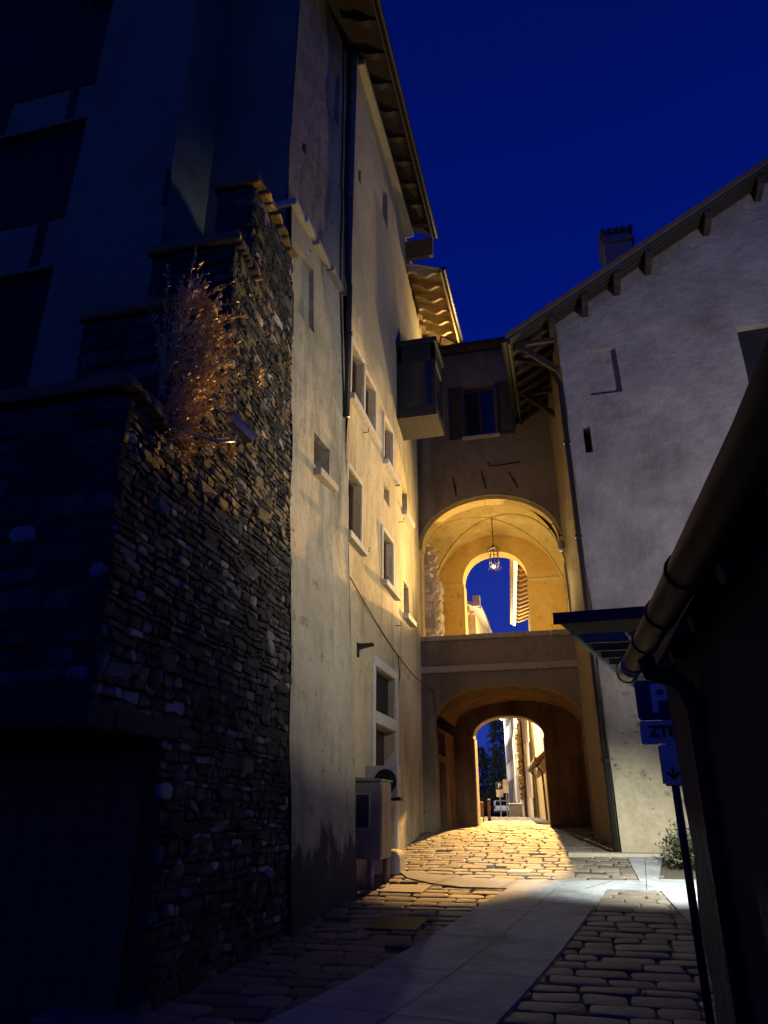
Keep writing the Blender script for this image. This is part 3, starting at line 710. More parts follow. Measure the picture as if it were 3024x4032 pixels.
# thin impost line and pale reveal of the back arch
rv = MB(); n = 28
for i in range(n):
    t0, t1 = math.pi*i/n, math.pi*(i+1)/n
    c, hw = (BA[0]+BA[1])/2, (BA[1]-BA[0])/2
    xa, xb = c-hw*math.cos(t0), c-hw*math.cos(t1)
    za, zb_ = arch_z(xa,*BA,2.2)-.004, arch_z(xb,*BA,2.2)-.004
    rv.hexa([(xa,24.97,za-.03),(xb,24.97,zb_-.03),(xb,25.63,zb_-.03),(xa,25.63,za-.03),(xa,24.97,za),(xb,24.97,zb_),(xb,25.63,zb_),(xa,25.63,za)])
rv.box(BA[0]+.003,BA[0]+.035,24.965,25.63,5.56,9.22); rv.box(BA[1]-.035,BA[1]-.003,24.965,25.63,5.56,9.22)
rv.build('arch_reveal', M['vault_pale'], br)
for (a, b) in ((-4.55,-3.285),(-.955,.33)): MB().box(a, b, 24.93, 24.978, 9.14, 9.26).build('impost', M['vault_pale'], br, bevel=.01)
# groin vault: the higher of two crossing barrels
vt = MB(); nx_, ny_ = 56, 48; x0, x1, y0, y1 = -4.46, .34, 21.5, 24.97
for j in range(ny_+1):
    for i in range(nx_+1):
        x = lerp(x0, x1, i/nx_); y = lerp(y0, y1, j/ny_)
        za = 8.4 + 2.6*math.sqrt(max(0, 1-((x-(x0+x1)/2)/((x1-x0)/2))**2)); zb_ = 8.4 + 2.6*math.sqrt(max(0, 1-((y-(y0+y1)/2)/((y1-y0)/2))**2))
        vt.v.append((x, y, max(za, zb_)))
for j in range(ny_):
    for i in range(nx_): vt.f.append([j*(nx_+1)+i, j*(nx_+1)+i+1, (j+1)*(nx_+1)+i+1, (j+1)*(nx_+1)+i]); vt.m.append(0)
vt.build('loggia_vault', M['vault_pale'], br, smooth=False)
for sgn in (1, -1):   # plaster arris along each groin
    pth = []
    for k in range(41):
        t = -1+2*k/40*.998+.002; x = (x0+x1)/2+t*(x1-x0)/2; y = (y0+y1)/2+sgn*t*(y1-y0)/2
        pth.append((x, y, 8.4+2.6*math.sqrt(max(0, 1-t*t))-.005))
    MB().tube(pth, .035, 6).build('groin', M['vault_pale'], br, smooth=True)
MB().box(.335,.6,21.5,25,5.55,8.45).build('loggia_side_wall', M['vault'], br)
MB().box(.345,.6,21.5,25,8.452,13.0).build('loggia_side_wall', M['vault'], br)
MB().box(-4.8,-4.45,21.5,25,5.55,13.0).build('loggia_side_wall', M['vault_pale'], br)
# rough stone pier inside the arch on the left
q = MB()
st_ = stones(lambda u, v, d: (u, 22.3+d, v), -4.42, -3.70, 6.2, 10.2, (.22,.42), (.3,.7), .07, seed=5, gap=.02, ok=lambda u, v: u < -3.70 - (0 if v < 8.4 else (v-8.4)*.2))
st2 = stones(lambda u, v, d: (-3.70-d, 22.3+u, v), 0, .6, 6.2, 8.6, (.22,.42), (.25,.5), .05, seed=6, gap=.02)
st_.add(st2.v, st2.f); st_.build('stone_pier', M['quoin'], br, rough=(.02,4))
MB().hexa([(-4.45,22.31,5.55),(-3.72,22.31,5.55),(-3.72,22.9,5.55),(-4.45,22.9,5.55),(-4.45,22.31,10.3),(-4.12,22.31,10.3),(-4.12,22.9,10.3),(-4.45,22.9,10.3)]).build('pier_core', M['quoin'], br)
MB().box(-4.2,-3.86,22.19,22.215,7.0,7.36).build('small_plaque', M['galv'], br)
# upper storey with the shuttered window
holes_wall(lambda u, v, d: (u, 21.0+d, v), (-4.35,BX1+.02,.4), (12.0,16.35,.4), [(-2.45,-1.42,13.03,14.95,.22)]).build('storey_wall', M['bridge'], br, rough=(.012,1))
f = MB()
for (p, qq, r_, s) in ((-2.45,-2.38,13.03,14.95),(-1.49,-1.42,13.03,14.95),(-2.38,-1.49,13.03,13.1),(-2.38,-1.49,14.82,14.95),(-1.97,-1.90,13.1,14.82)): f.box(p+.003,qq-.003,21.13,21.21,r_+.003,s-.003)
wn = f.build('window', M['wood'], br)
MB().box(-2.38,-1.97,21.16,21.18,13.1,14.82).build('pane', M['glass'], wn); MB().box(-1.90,-1.49,21.16,21.18,13.1,14.82).build('pane', M['glass'], wn)
for (a, b) in ((-2.98,-2.48),(-1.39,-.86)):
    s = MB(); s.box(a,a+.06,20.93,20.985,13.0,14.98); s.box(b-.06,b,20.93,20.985,13.0,14.98); s.box(a+.06,b-.06,20.93,20.985,13.0,13.08); s.box(a+.06,b-.06,20.93,20.985,14.9,14.98)
    for k in range(22): s.hexa([(a+.06,20.935,13.09+k*.082),(b-.06,20.935,13.09+k*.082),(b-.06,20.975,13.12+k*.082),(a+.06,20.975,13.12+k*.082),(a+.06,20.94,13.105+k*.082),(b-.06,20.94,13.105+k*.082),(b-.06,20.98,13.135+k*.082),(a+.06,20.98,13.135+k*.082)])
    s.build('shutter', M['shutter'], br)
MB().box(-2.55,-1.32,20.88,21.15,12.93,13.028).build('sill', M['trim'], br, bevel=.01)
# roof of the bridge
MB().prism([(-4.3,20.55,16.30),(-4.3,26.2,18.0),(-4.3,26.2,18.2),(-4.3,20.55,16.46)], (4.6,0,0)).build('roof', M['tile'], br)
MB().tube([(-4.0,20.5,16.36),(.0,20.5,16.36)], .07, 8).build('eave_gutter', M['metal_dark'], br)
MB().box(-4.6,.6,25.6,25.9,12,17).build('rear_wall', M['bridge'], br)
# wall ties
for (a, b) in (((-2.93,11.62),(-2.84,10.96)),((-2.0,11.75),(-1.90,11.12)),((-1.13,11.6),(-.9,11.02))):
    t = MB(); t.tube([(a[0],20.97,a[1]),(b[0],20.97,b[1])], .018, 6); cx, cz = (a[0]+b[0])/2, (a[1]+b[1])/2; t.ball((cx,20.96,cz), .035, 5)
    t.build('wall_tie', M['iron'], br)
MB().tube([(-1.79,20.97,12.06),(-1.72,20.97,11.90),(-1.5,20.97,11.88),(-.74,20.97,11.93)], .018, 6).build('wall_tie', M['iron'], br)

# hanging lantern
ln = thing('hanging_lantern', (-1.95,23.2,9.0), 'wrought iron lantern hanging on a chain under the loggia vault', 'lantern')
lx, ly = -1.95, 23.2
c = MB(); c.tube([(lx,ly,11.02),(lx,ly,10.0)], .014, 6)
for k in range(7): c.ball((lx,ly,10.05+k*.14), .026, 4)
c.build('chain', M['iron'], ln)
c = MB()
for k in range(8):
    t = 2*math.pi*k/8; x, y = lx+.16*math.cos(t), ly+.16*math.sin(t)
    c.tube([(lx,ly,10.0),(lx+.1*math.cos(t),ly+.1*math.sin(t),9.93),(x,y,9.82),(x,y,9.25),(lx+.10*math.cos(t),ly+.10*math.sin(t),9.13),(lx,ly,9.05)], .009, 5)
    c.tube([(x,y,9.82),(x+.05*math.cos(t),y+.05*math.sin(t),9.86),(x+.04*math.cos(t),y+.04*math.sin(t),9.92)], .007, 4)
    c.tube([(x,y,9.25),(x+.05*math.cos(t),y+.05*math.sin(t),9.2),(x+.05*math.cos(t),y+.05*math.sin(t),9.13)], .007, 4)
for z, r_ in ((9.82,.16),(9.7,.16),(9.36,.16),(9.25,.16)):
    c.tube([(lx+r_*math.cos(2*math.pi*k/20),ly+r_*math.sin(2*math.pi*k/20),z) for k in range(21)], .009, 5, False)
c.ball((lx,ly,9.02), .03, 5); c.ball((lx,ly,9.95), .06, 6)
c.build('cage', M['iron'], ln)
MB().ball((lx-.03,ly-.02,9.22), .05, 8).build('bulb', M['bulb'], ln, smooth=True)
# wall bracket arm with a scroll at the right springing
wb = thing('bracket_lamp', (.30,20.95,9.1), 'small scrolled iron bracket at the right springing of the loggia arch', 'bracket')
c = MB(); c.tube([(.34,20.98,8.8),(.25,20.75,9.0),(.22,20.6,9.3),(.10,20.55,9.55),(-.06,20.55,9.5),(-.05,20.55,9.38),(.02,20.55,9.4)], .022, 6); c.tube([(.34,20.98,9.3),(.22,20.65,9.2)], .018, 6)
c.build('scroll_arm', M['iron'], wb)
c = MB(); c.tube([(.24,20.72,8.72),(.24,20.72,8.8),(.24,20.72,9.02),(.24,20.72,9.12)], [.04,.09,.10,.03], 8); c.build('cup', M['coping'], wb, smooth=True)
# uplight on the loggia
UP = (-.05, 22.4, 6.56)
up = thing('floodlight', (UP[0],UP[1],5.54), 'warm floodlight standing on the loggia floor behind the parapet', 'floodlight')
MB().tube([(UP[0],UP[1]+.1,5.54),(UP[0],UP[1]+.1,6.42)], .03, 8).build('post', M['metal_dark'], up)
MB().box(UP[0]-.18,UP[0]+.18,UP[1]-.12,UP[1]+.2,6.40,6.50).build('housing', M['metal_dark'], up, bevel=.01)
MB().box(UP[0]-.15,UP[0]+.15,UP[1]-.10,UP[1]+.1,6.502,6.515).build('lens', M['lens'], up)

# ------------------------------------------------------------------ RIGHT: gabled house
rh = thing('gabled_house', (4,20,.8), 'big gabled house with patchy pinkish plaster and deep timber eaves', 'house')
def rz(x): return 13.46+.605*(x+.62)
RX0 = lambda z: .80-.0085*z
GH = [(1.36,2.16,11.78,13.2,.13,'blind'),(1.07,1.25,10.12,10.9,.4,'blind'),(5.18,6.2,11.4,13.3,.3)]
holes_wall(lambda u, v, d: (u if u > .86 else RX0(v), 17.2+d, v), (.8,13,.4), (.3,21.0,.4), GH, top=lambda u: rz(u)+.02).build('gable_wall', M['gable'], rh, rough=(.05,.7))
MB().box(1.075,1.245,17.55,17.58,10.12,10.9).build('slit_window', M['black'], rh)
MB().box(5.18,6.2,17.44,17.5,11.4,13.3).build('window', M['black'], rh)
sd_ = MB()
for k in range(28):
    z0, z1 = .3+k*.5, .3+(k+1)*.5
    for (ya, yb, xa, xb) in ((17.2,18.5,0,-.14),(18.5,19.7,-.14,-.27),(19.7,21,-.27,-.40),(21,24,-.40,-.40),(24,32,-.40,-.4)):
        sd_.quad((RX0(z0)+xa,ya,z0),(RX0(z0)+xb,yb,z0),(RX0(z1)+xb,yb,z1),(RX0(z1)+xa,ya,z1))
sd_.build('side_wall', M['bridge'], rh, rough=(.03,.9))
# plaster edge peeling beside the pipe
MB().prism([(-.66,16.55,rz(-.66)),(13,16.55,rz(13)),(13,16.55,rz(13)+.06),(-.66,16.55,rz(-.66)+.06)], (0,13.5,0)).build('roof_board', M['dark_wood'], rh)
MB().prism([(-.72,16.45,rz(-.72)+.062),(13,16.45,rz(13)+.062),(13,16.45,rz(13)+.24),(-.72,16.45,rz(-.72)+.20)], (0,13.7,0)).build('roof', M['tile'], rh)
MB().prism([(-.70,16.50,rz(-.7)-.05),(13,16.50,rz(13)-.05),(13,16.50,rz(13)+.058),(-.7,16.50,rz(-.7)+.058)], (0,.045,0)).build('verge_board', M['shutter'], rh)
for k in range(3):
    MB().prism([(-.64,16.62+k*.19,rz(-.64)-.03),(13,16.62+k*.19,rz(13)-.03),(13,16.62+k*.19,rz(13)-.002),(-.64,16.62+k*.19,rz(-.64)-.002)], (0,.12,0)).build('verge_batten', M['dark_wood'], rh)
for x in (.55,1.48,2.39,3.28,4.96,6.45,8.2,10):
    z = rz(x)-.04; w = .17
    MB().prism([(x-w/2,16.58,z-.10),(x-w/2,16.66,z-.26),(x-w/2,16.82,z-.36),(x-w/2,17.25,z-.40),(x-w/2,17.25,z+.02),(x-w/2,16.58,z-.02)], (w,0,0)).build('purlin', M['dark_woody'], rh)
for k in range(15):
    y = 16.95+k*.55
    MB().prism([(-.58,y,rz(-.58)-.02),(.62,y,rz(.62)-.02),(.62,y,rz(.62)-.18),(-.52,y,rz(-.52)-.15)], (0,.13,0)).build('rafter', M['dark_wood'], rh)
MB().box(-.66,-.60,16.5,25,rz(-.66)-.16,rz(-.66)-.002).build('fascia', M['dark_wood'], rh)
MB().tube([(-.76,16.45,rz(-.7)-.02),(-.76,25,rz(-.7)-.02)], .08, 8).build('eave_gutter', M['metal_dark'], rh)
for y in (16.9, 19.5):
    MB().bar((.60,y,12.5),(-.35,y,13.42),.12,.14).bar((.58,y,13.5),(-.5,y,13.5),.11,.12).build('eave_brace', M['dark_wood'], rh)
# downpipe on the corner
MB().tube([(-.5,17.1,13.2),(.35,17.1,12.85),(RX0(12)-.09,17.12,12.2),(RX0(6)-.09,17.12,6),(RX0(1)-.09,17.12,.75)], .07, 8).build('downpipe', M['metal_dark'], rh, smooth=True)
for z in (2.6,5.2,7.8,10.4): MB().tube([(RX0(z)-.09,17.12,z),(RX0(z)-.09,17.12,z+.07)], .09, 8).build('pipe_clamp', M['metal_dark'], rh)
ch = MB(); ch.box(2.28,3.08,17.5,18.25,14.5,17.0); ch.box(2.2,3.16,17.42,18.33,17.0,17.12); ch.box(2.3,3.06,17.52,18.23,17.12,17.34)
chm = ch.build('chimney', M['gable'], rh, bevel=.02)
ct = MB()
for k in range(5): ct.tube([(2.3+k*.19,17.4,17.40),(2.3+k*.19,18.35,17.40)], .085, 8)
ct.build('chimney_cap', M['tile'], chm)
MB().box(-.28,4.2,16.58,17.16,.3,.84).build('kerb_step', M['coping'], rh, bevel=.02)
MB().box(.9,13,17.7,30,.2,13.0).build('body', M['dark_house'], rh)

# ------------------------------------------------------------------ RIGHT: louvred steel canopy
cp = thing('canopy', (.8,10.8,3.6), 'flat grey steel canopy with an open grid of deep fins', 'canopy')
E0, E1 = (-.07,8.07), (1.21,13.73)
def ex(y): return lerp(E0[0], E1[0], (y-E0[1])/(E1[1]-E0[1]))
cr = MB()
xr = 6.8
cr.hexa([(ex(8.07),8.07,3.6),(xr,7.67,3.6),(xr,8.9,3.6),(ex(8.95),8.95,3.6),(ex(8.07),8.07,3.66),(xr,7.67,3.66),(xr,8.9,3.66),(ex(8.95),8.95,3.66)])
cr.hexa([(ex(8.07),8.07,3.53),(xr,7.67,3.53),(xr,7.70,3.53),(ex(8.07),8.10,3.53),(ex(8.07),8.07,3.598),(xr,7.67,3.598),(xr,7.70,3.598),(ex(8.07),8.10,3.598)])
cr.build('edge_panel', M['canopy_paint'], cp, bevel=.006)
fb = MB(); fb.bar((ex(8.95)+.02,8.95,3.68),(ex(13.7)+.02,13.7,3.68),.04,.2)
for off in (.62,1.25,1.9): fb.bar((ex(8.95)+off,8.95,3.64),(ex(13.7)+off,13.7,3.64),.03,.10)
fb.build('frame_bar', M['fin'], cp)
for k in range(9):
    y = 9.5+k*.525
    MB().box(ex(y)+.04, 6.8, y, y+.03, 3.60, 3.76).build('fin', M['fin'], cp)
MB().hexa([(ex(8.96),8.96,3.86),(6.8,8.9,3.86),(6.8,13.75,3.86),(ex(13.75),13.75,3.86),(ex(8.96),8.96,3.88),(6.8,8.9,3.88),(6.8,13.75,3.88),(ex(13.75),13.75,3.88)]).build('light_block_sheet', M['metal_dark'], cp)  # closes the open grid to block the wall lamp's low rays
for y in (9,13.5): MB().box(6.6,6.72,y,y+.12,gz(y),3.6).build('post', M['steel'], cp)

# ------------------------------------------------------------------ RIGHT FOREGROUND: low building
fb_ = thing('low_building', (3,2,0), 'low dark building with a copper gutter at the right edge', 'building')
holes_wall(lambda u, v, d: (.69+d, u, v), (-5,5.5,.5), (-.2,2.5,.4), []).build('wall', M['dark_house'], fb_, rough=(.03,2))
fe = stones(lambda u, v, d: (u, 5.5-d, v), .74, 5.0, -.1, 2.4, (.16,.3), (.25,.6), .03, seed=9)
fe.build('end_masonry', M['rubble'], fb_, rough=(.02,3))
MB().box(.74,7,-5,5.48,-.2,2.45).build('body', M['dark_house'], fb_)
fz = lambda x: 2.475+.42*(x-.58)
MB().prism([(.58,-5,fz(.58)),(6,-5,fz(6)),(6,-5,fz(6)+.09),(.58,-5,fz(.58)+.09)], (0,10.55,0)).build('roof', M['tile'], fb_)
for k in range(9): MB().prism([(.60,-2+k*.8,fz(.60)-.003),(1.4,-2+k*.8,fz(1.4)-.003),(1.4,-2+k*.8,fz(1.4)-.12),(.62,-2+k*.8,fz(.62)-.09)], (0,.1,0)).build('rafter', M['wood'], fb_)
gt_ = MB().tube([(.47,-4,2.27),(.46,1.5,2.345),(.44,3.5,2.42),(.42,5.3,2.49)], .066, 14).build('gutter', M['zinc'], fb_, smooth=True)
for y in (2.6,3.3,4.0,4.75,5.22): MB().tube([(.475-y*.0104,y,2.287+y*.0383),(.475-y*.0104,y+.025,2.288+y*.0383)], .074, 14).build('gutter_joint', M['zinc'], gt_)
MB().tube([(.4275,4.72,2.468),(.419,5.32,2.492)], .071, 14).build('lit_gutter_tip', M['galv'], gt_, smooth=True)  # lighter metal stands in for white lamplight on the gutter tip
MB().tube([(.45,4.3,2.40),(.47,4.3,2.32),(.55,4.28,2.29),(.63,4.26,2.24),(.665,4.25,2.1),(.665,4.25,.1)], .05, 10).build('downpipe', M['zinc'], fb_, smooth=True)

# ------------------------------------------------------------------ parking sign
def text(body, size, loc, mat, name, parent, ext=.003, bold=.0, rot=(R(90),0,0)):
    cu = bpy.data.curves.new(name, 'FONT'); cu.body = body; cu.size = size; cu.extrude = ext; cu.offset = bold; cu.align_x = 'CENTER'; cu.align_y = 'CENTER'
    tmp = bpy.data.objects.new(name, cu); me = None
    COL.objects.link(tmp); dg = bpy.context.evaluated_depsgraph_get(); me = bpy.data.meshes.new_from_object(tmp.evaluated_get(dg))
    bpy.data.objects.remove(tmp); me.materials.clear(); me.materials.append(mat)
    o = bpy.data.objects.new(name, me); COL.objects.link(o); o.location = loc; o.rotation_euler = rot
    adopt(o, parent); return o
def rrect(mb, x0, x1, z0, z1, y0, y1, r, n=5):
    pts = []
    for cx, cz, s in ((x1-r,z1-r,0),(x0+r,z1-r,1),(x0+r,z0+r,2),(x1-r,z0+r,3)):
        for k in range(n+1):
            t = math.pi/2*(s+k/n); pts.append((cx+r*math.cos(t), y0, cz+r*math.sin(t)))
    return mb.prism(pts, (0,y1-y0,0))
ps = thing('parking_sign', (.745,6.25,.03), 'blue P parking sign with ZTPR panel and arrow plate on a dark post', 'parking sign')
MB().tube([(.745,6.26,-.05),(.745,6.26,2.6)], .03, 12).build('post', M['metal_dark'], ps, smooth=True)
pb = rrect(MB(), .535,.935,2.27,2.58,6.19,6.215,.03).build('blue_panel', M['sign_blue'], ps)
text('P', .30, (.715,6.188,2.425), M['sign_white'], 'letter', pb, bold=.008)
zp = rrect(MB(), .535,.935,2.09,2.266,6.19,6.215,.02).build('zone_panel', M['sign_white'], ps)
text('ZTPR', .115, (.735,6.188,2.18), M['sign_black'], 'lettering', zp, bold=.004)
ap = rrect(MB(), .658,.808,1.79,2.085,6.19,6.215,.025).build('arrow_plate', M['white'], ps)
a_ = MB(); a_.box(.724,.742,6.184,6.189,1.84,1.92); a_.bar((.688,6.1865,1.885),(.737,6.1865,1.835),.004,.018); a_.bar((.778,6.1865,1.885),(.729,6.1865,1.835),.004,.018)
a_.build('arrow', M['sign_black'], ap)
rim = MB()
for (x0,x1,z0,z1) in ((.652,.658,1.80,2.075),(.808,.814,1.80,2.075),(.67,.80,1.784,1.79)): rim.box(x0,x1,6.192,6.213,z0,z1)
rim.build('plate_edge', M['sign_black'], ap)

# ------------------------------------------------------------------ utility cabinet, air conditioner, plinth stone
cbn = thing('utility_cabinet', (-3.45,13.05,.5), 'grey steel utility cabinet on legs against the left wall', 'utility cabinet')
MB().box(-3.80,-3.23,12.72,13.46,.88,2.10).build('body', M['cabinet'], cbn, bevel=.012)
MB().hexa([(-3.82,12.69,2.10),(-3.20,12.69,2.10),(-3.20,13.49,2.10),(-3.82,13.49,2.10),(-3.82,12.69,2.17),(-3.20,12.69,2.13),(-3.20,13.49,2.13),(-3.82,13.49,2.17)]).build('lid', M['cabinet'], cbn)
dd = MB(); dd.box(-3.228,-3.215,12.76,13.08,.92,2.06); dd.box(-3.228,-3.215,13.1,13.42,.92,2.06); dd.build('door', M['cabinet'], cbn, bevel=.004)
nb = MB().box(-3.66,-3.43,12.70,12.718,1.36,1.88).build('notice', M['notice'], cbn)
n_ = MB(); n_.box(-3.68,-3.66,12.69,12.72,1.34,1.90); n_.box(-3.43,-3.41,12.69,12.72,1.34,1.90); n_.box(-3.66,-3.43,12.69,12.72,1.34,1.36); n_.box(-3.66,-3.43,12.69,12.72,1.88,1.90)
n_.build('notice_frame', M['trim'], nb)
for (x, y) in ((-3.42,12.80),(-3.30,13.38)): MB().tube([(x,y,gz(y)-.05),(x,y,.9)], .055, 10).build('leg', M['cabinet'], cbn, smooth=True)
ac = thing('air_conditioner', (-3.55,14.15,1.9), 'pale air conditioner unit with round fan, behind the grey cabinet', 'air conditioner')
MB().box(-3.86,-3.24,14.02,14.34,1.86,2.42).build('casing', M['galv'], ac, bevel=.015)
c = MB()
for r_ in (.21,.17,.13,.09,.05): c.tube([(-3.47+r_*math.cos(2*math.pi*k/24),14.0,2.14+r_*math.sin(2*math.pi*k/24)) for k in range(25)], .006, 4, False)
c.build('fan_grille', M['metal_dark'], ac); MB().tube([(-3.47,14.012,2.14),(-3.47,14.018,2.14)], .22, 24).build('fan_opening', M['black'], ac)
MB().box(-3.26,-3.20,14.06,14.3,1.80,1.86).box(-3.9,-3.2,14.1,14.14,1.80,1.855).build('bracket', M['metal_dark'], ac)
ps_ = MB().box(-3.95,-3.26,14.15,14.85,.4,.95); tag(ps_.build('plinth_stone', M['trim'], bevel=.12, seg=4, rough=(.04,3)), 'rounded pale stone block at the foot of the door frame', 'stone block')

# ------------------------------------------------------------------ bushes beside the gabled house
def bush(name, c, rad, n, lab, mat, lsz=(.05,.12), stem=True, grp=None):
    t = thing(name, (c[0],c[1],gz(c[1])), lab, 'bush', grp); lf = MB(); tw = MB()
    for k in range(n//14):
        d = Vector((rnd(-1,1),rnd(-1,1),rnd(.1,1))).normalized()
        tip = Vector(c)+Vector((d.x*rad[0],d.y*rad[1],d.z*rad[2]))*rnd(.5,1); base = Vector((c[0]+rnd(-.1,.1),c[1]+rnd(-.1,.1),gz(c[1])))
        tw.tube([base,(base+tip)/2+Vector((rnd(-.1,.1),rnd(-.1,.1),.1)),tip],[.012,.008,.004],4)
        for q in range(14):
            p = base.lerp(tip, rnd(.35,1.05))+Vector((rnd(-.12,.12),rnd(-.12,.12),rnd(-.1,.1)))
            leaf(lf, p, (rnd(-1,1),rnd(-1,1),rnd(-.6,1)), rnd(*lsz), rnd(lsz[0]*.4,lsz[1]*.5))
    tw.build('stem', M['bark'], t); lf.build('foliage', M[mat], t); return t
bush('bush', (1.9,15.4,.7), (.55,.8,.75), 2400, 'low leafy bush against the pale foot of the gabled house', 'leaf')
bush('bush', (2.75,14.6,1.4), (.6,.9,2.2), 3400, 'tall leafy bush glimpsed between the sign post and dark wall', 'leaf', (.07,.15))
eb = MB(); pts = [(1.2,14.12),(3.4,14.12),(3.4,16.55),(1.55,16.55)]
eb.add([(x,y,gz(y)+.02) for x, y in pts], [(0,1,2,3)]); tag(eb.build('planting_bed', M['earth']), kind='structure')

# ------------------------------------------------------------------ BEYOND THE BRIDGE
p1 = thing('eaves_house', (0,32,1.3), 'lit house just beyond the bridge with deep raftered eaves', 'house')
q1 = lambda y: -.72-.085*(y-27)
w_ = MB()
w_.hexa([(q1(26.2),26.2,.8),(5,26.2,.8),(5,37.2,.8),(q1(37.2),37.2,.8),(q1(26.2),26.2,10.75),(5,26.2,10.75),(5,37.2,10.75),(q1(37.2),37.2,10.75)])
w_.build('wall', M['white_house'], p1)
e1 = lambda y: -1.50-.083*(y-27)
MB().hexa([(e1(26.2),26.2,10.72),(3,26.2,12.4),(3,37.4,12.4),(e1(37.4),37.4,10.72),(e1(26.2),26.2,10.86),(3,26.2,12.55),(3,37.4,12.55),(e1(37.4),37.4,10.86)]).build('roof', M['tile'], p1)
for k in range(15):
    y = 26.7+k*.72
    MB().prism([(e1(y)+.1,y,10.72),(q1(y)+.2,y,11.08),(q1(y)+.2,y,10.86),(e1(y)+.25,y,10.62)], (0,.2,0)).build('rafter', M['pale_wood'], p1)
MB().prism([(e1(26.2)-.02,26.2,10.58),(e1(26.2)+.12,26.2,10.58),(e1(26.2)+.12,26.2,10.84),(e1(26.2)-.02,26.2,10.84)], (e1(37.4)-e1(26.2),11.2,0)).build('fascia', M['white'], p1)
MB().tube([(e1(26.2)-.09,26.2,10.74),(e1(37.4)-.09,37.4,10.74)], .08, 8).build('eave_gutter', M['trim'], p1)
# lean-to with brown gutter against it
lt = thing('lean_to', (-1.6,35,1.3), 'yellow lean-to with a brown gutter on the right beyond the arch', 'lean-to')
MB().hexa([(-1.05,31,.9),(0,31,.9),(0,38.5,.9),(-1.80,38.5,.9),(-1.05,31,3.5),(0,31,4.4),(0,38.5,4.4),(-1.80,38.5,3.5)]).build('wall', M['yellow_house'], lt)
MB().hexa([(-1.35,30.8,3.52),(.0,30.8,4.6),(.0,38.7,4.6),(-2.1,38.7,3.52),(-1.35,30.8,3.66),(0,30.8,4.75),(0,38.7,4.75),(-2.1,38.7,3.66)]).build('roof', M['tile'], lt)
MB().tube([(-1.42,30.8,3.54),(-2.16,38.7,3.54)], .10, 8).build('gutter', M['wood'], lt)
MB().tube([(-2.1,38.2,3.5),(-1.9,38.2,3.2),(-1.85,38.2,1.3)], .05, 6).build('downpipe', M['wood'], lt); MB().tube([(-1.55,32.6,3.45),(-1.3,32.6,3.15),(-1.25,32.6,1.2)], .05, 6).build('downpipe', M['wood'], lt)
# long white house
p2 = thing('white_house', (-2.5,50,1.3), 'long white house with closed shutters lit up beyond the arch', 'house')
q2 = lambda y: -2.10-.137*(y-38.8)
uv = Vector((-.137,1,0)).normalized()
holes2 = [(40+k*3.1,41.0+k*3.1,z,z+1.5,.15,'blind') for k in range(7) for z in (2.3,5.0,7.6)]
holes_wall(lambda u, v, d: (q2(u)+d, u, v), (38.8,62,1.2), (.6,9.8,.9), holes2).build('wall', M['white_house'], p2, rough=(.02,1))
MB().hexa([(q2(38.8)+.3,38.8,.6),(8,38.8,.6),(8,62,.6),(q2(62)+.3,62,.6),(q2(38.8)+.3,38.8,9.7),(8,38.8,9.7),(8,62,9.7),(q2(62)+.3,62,9.7)]).build('body', M['white_house'], p2)
MB().hexa([(q2(38.8)-.6,38.6,9.8),(8,38.6,12),(8,62.3,12),(q2(62)-.6,62.3,9.8),(q2(38.8)-.6,38.6,9.95),(8,38.6,12.2),(8,62.3,12.2),(q2(62)-.6,62.3,9.95)]).build('roof', M['tile'], p2)
for h in holes2:
    for (a, b) in ((h[0]-.5,h[0]-.03),(h[1]+.03,h[1]+.5)):
        MB().hexa([(q2(a)-.07,a,h[2]),(q2(a)-.02,a,h[2]),(q2(b)-.02,b,h[2]),(q2(b)-.07,b,h[2]),(q2(a)-.07,a,h[3]),(q2(a)-.02,a,h[3]),(q2(b)-.02,b,h[3]),(q2(b)-.07,b,h[3])]).build('shutter', M['galv'], p2)
for y in (43.5, 50): MB().tube([(q2(y)-.08,y,9.7),(q2(y)-.08,y,1.2)], .06, 6).build('downpipe', M['trim'], p2)
MB().tube([(q2(61.5),61.8,8.6),(q2(61.5)-.45,61.8,8.75),(q2(61.5)-.5,61.8,8.95)], .05, 6).build('eave_gutter', M['white'], p2)
ct_ = thing('climbing_plant', (q2(43),43,1.3), 'dry rusty climbing plant on the white house beyond the arch', 'climbing plant')
iv = MB(); st = MB()
for k in range(26):
    y = rnd(42.6,43.6); p = Vector((q2(y)-.06, y, 1.3)); path = [p.copy()]; H = rnd(3.5,5.6)
    for i in range(8):
        p = p+Vector((0,rnd(-.16,.16),H/8)); p.x = q2(p.y)-.07; path.append(p.copy())
        if i > 1:
            for q in range(5): leaf(iv, p+Vector((-rnd(0,.12),rnd(-.2,.2),rnd(-.3,.3))), (rnd(-1,.2),rnd(-1,1),rnd(-1,1)), rnd(.12,.28), rnd(.08,.16))
    st.tube(path, [.03]*8+[.01], 5)
st.build('stem', M['bark'], ct_); iv.build('foliage', M['dry_leaf'], ct_)
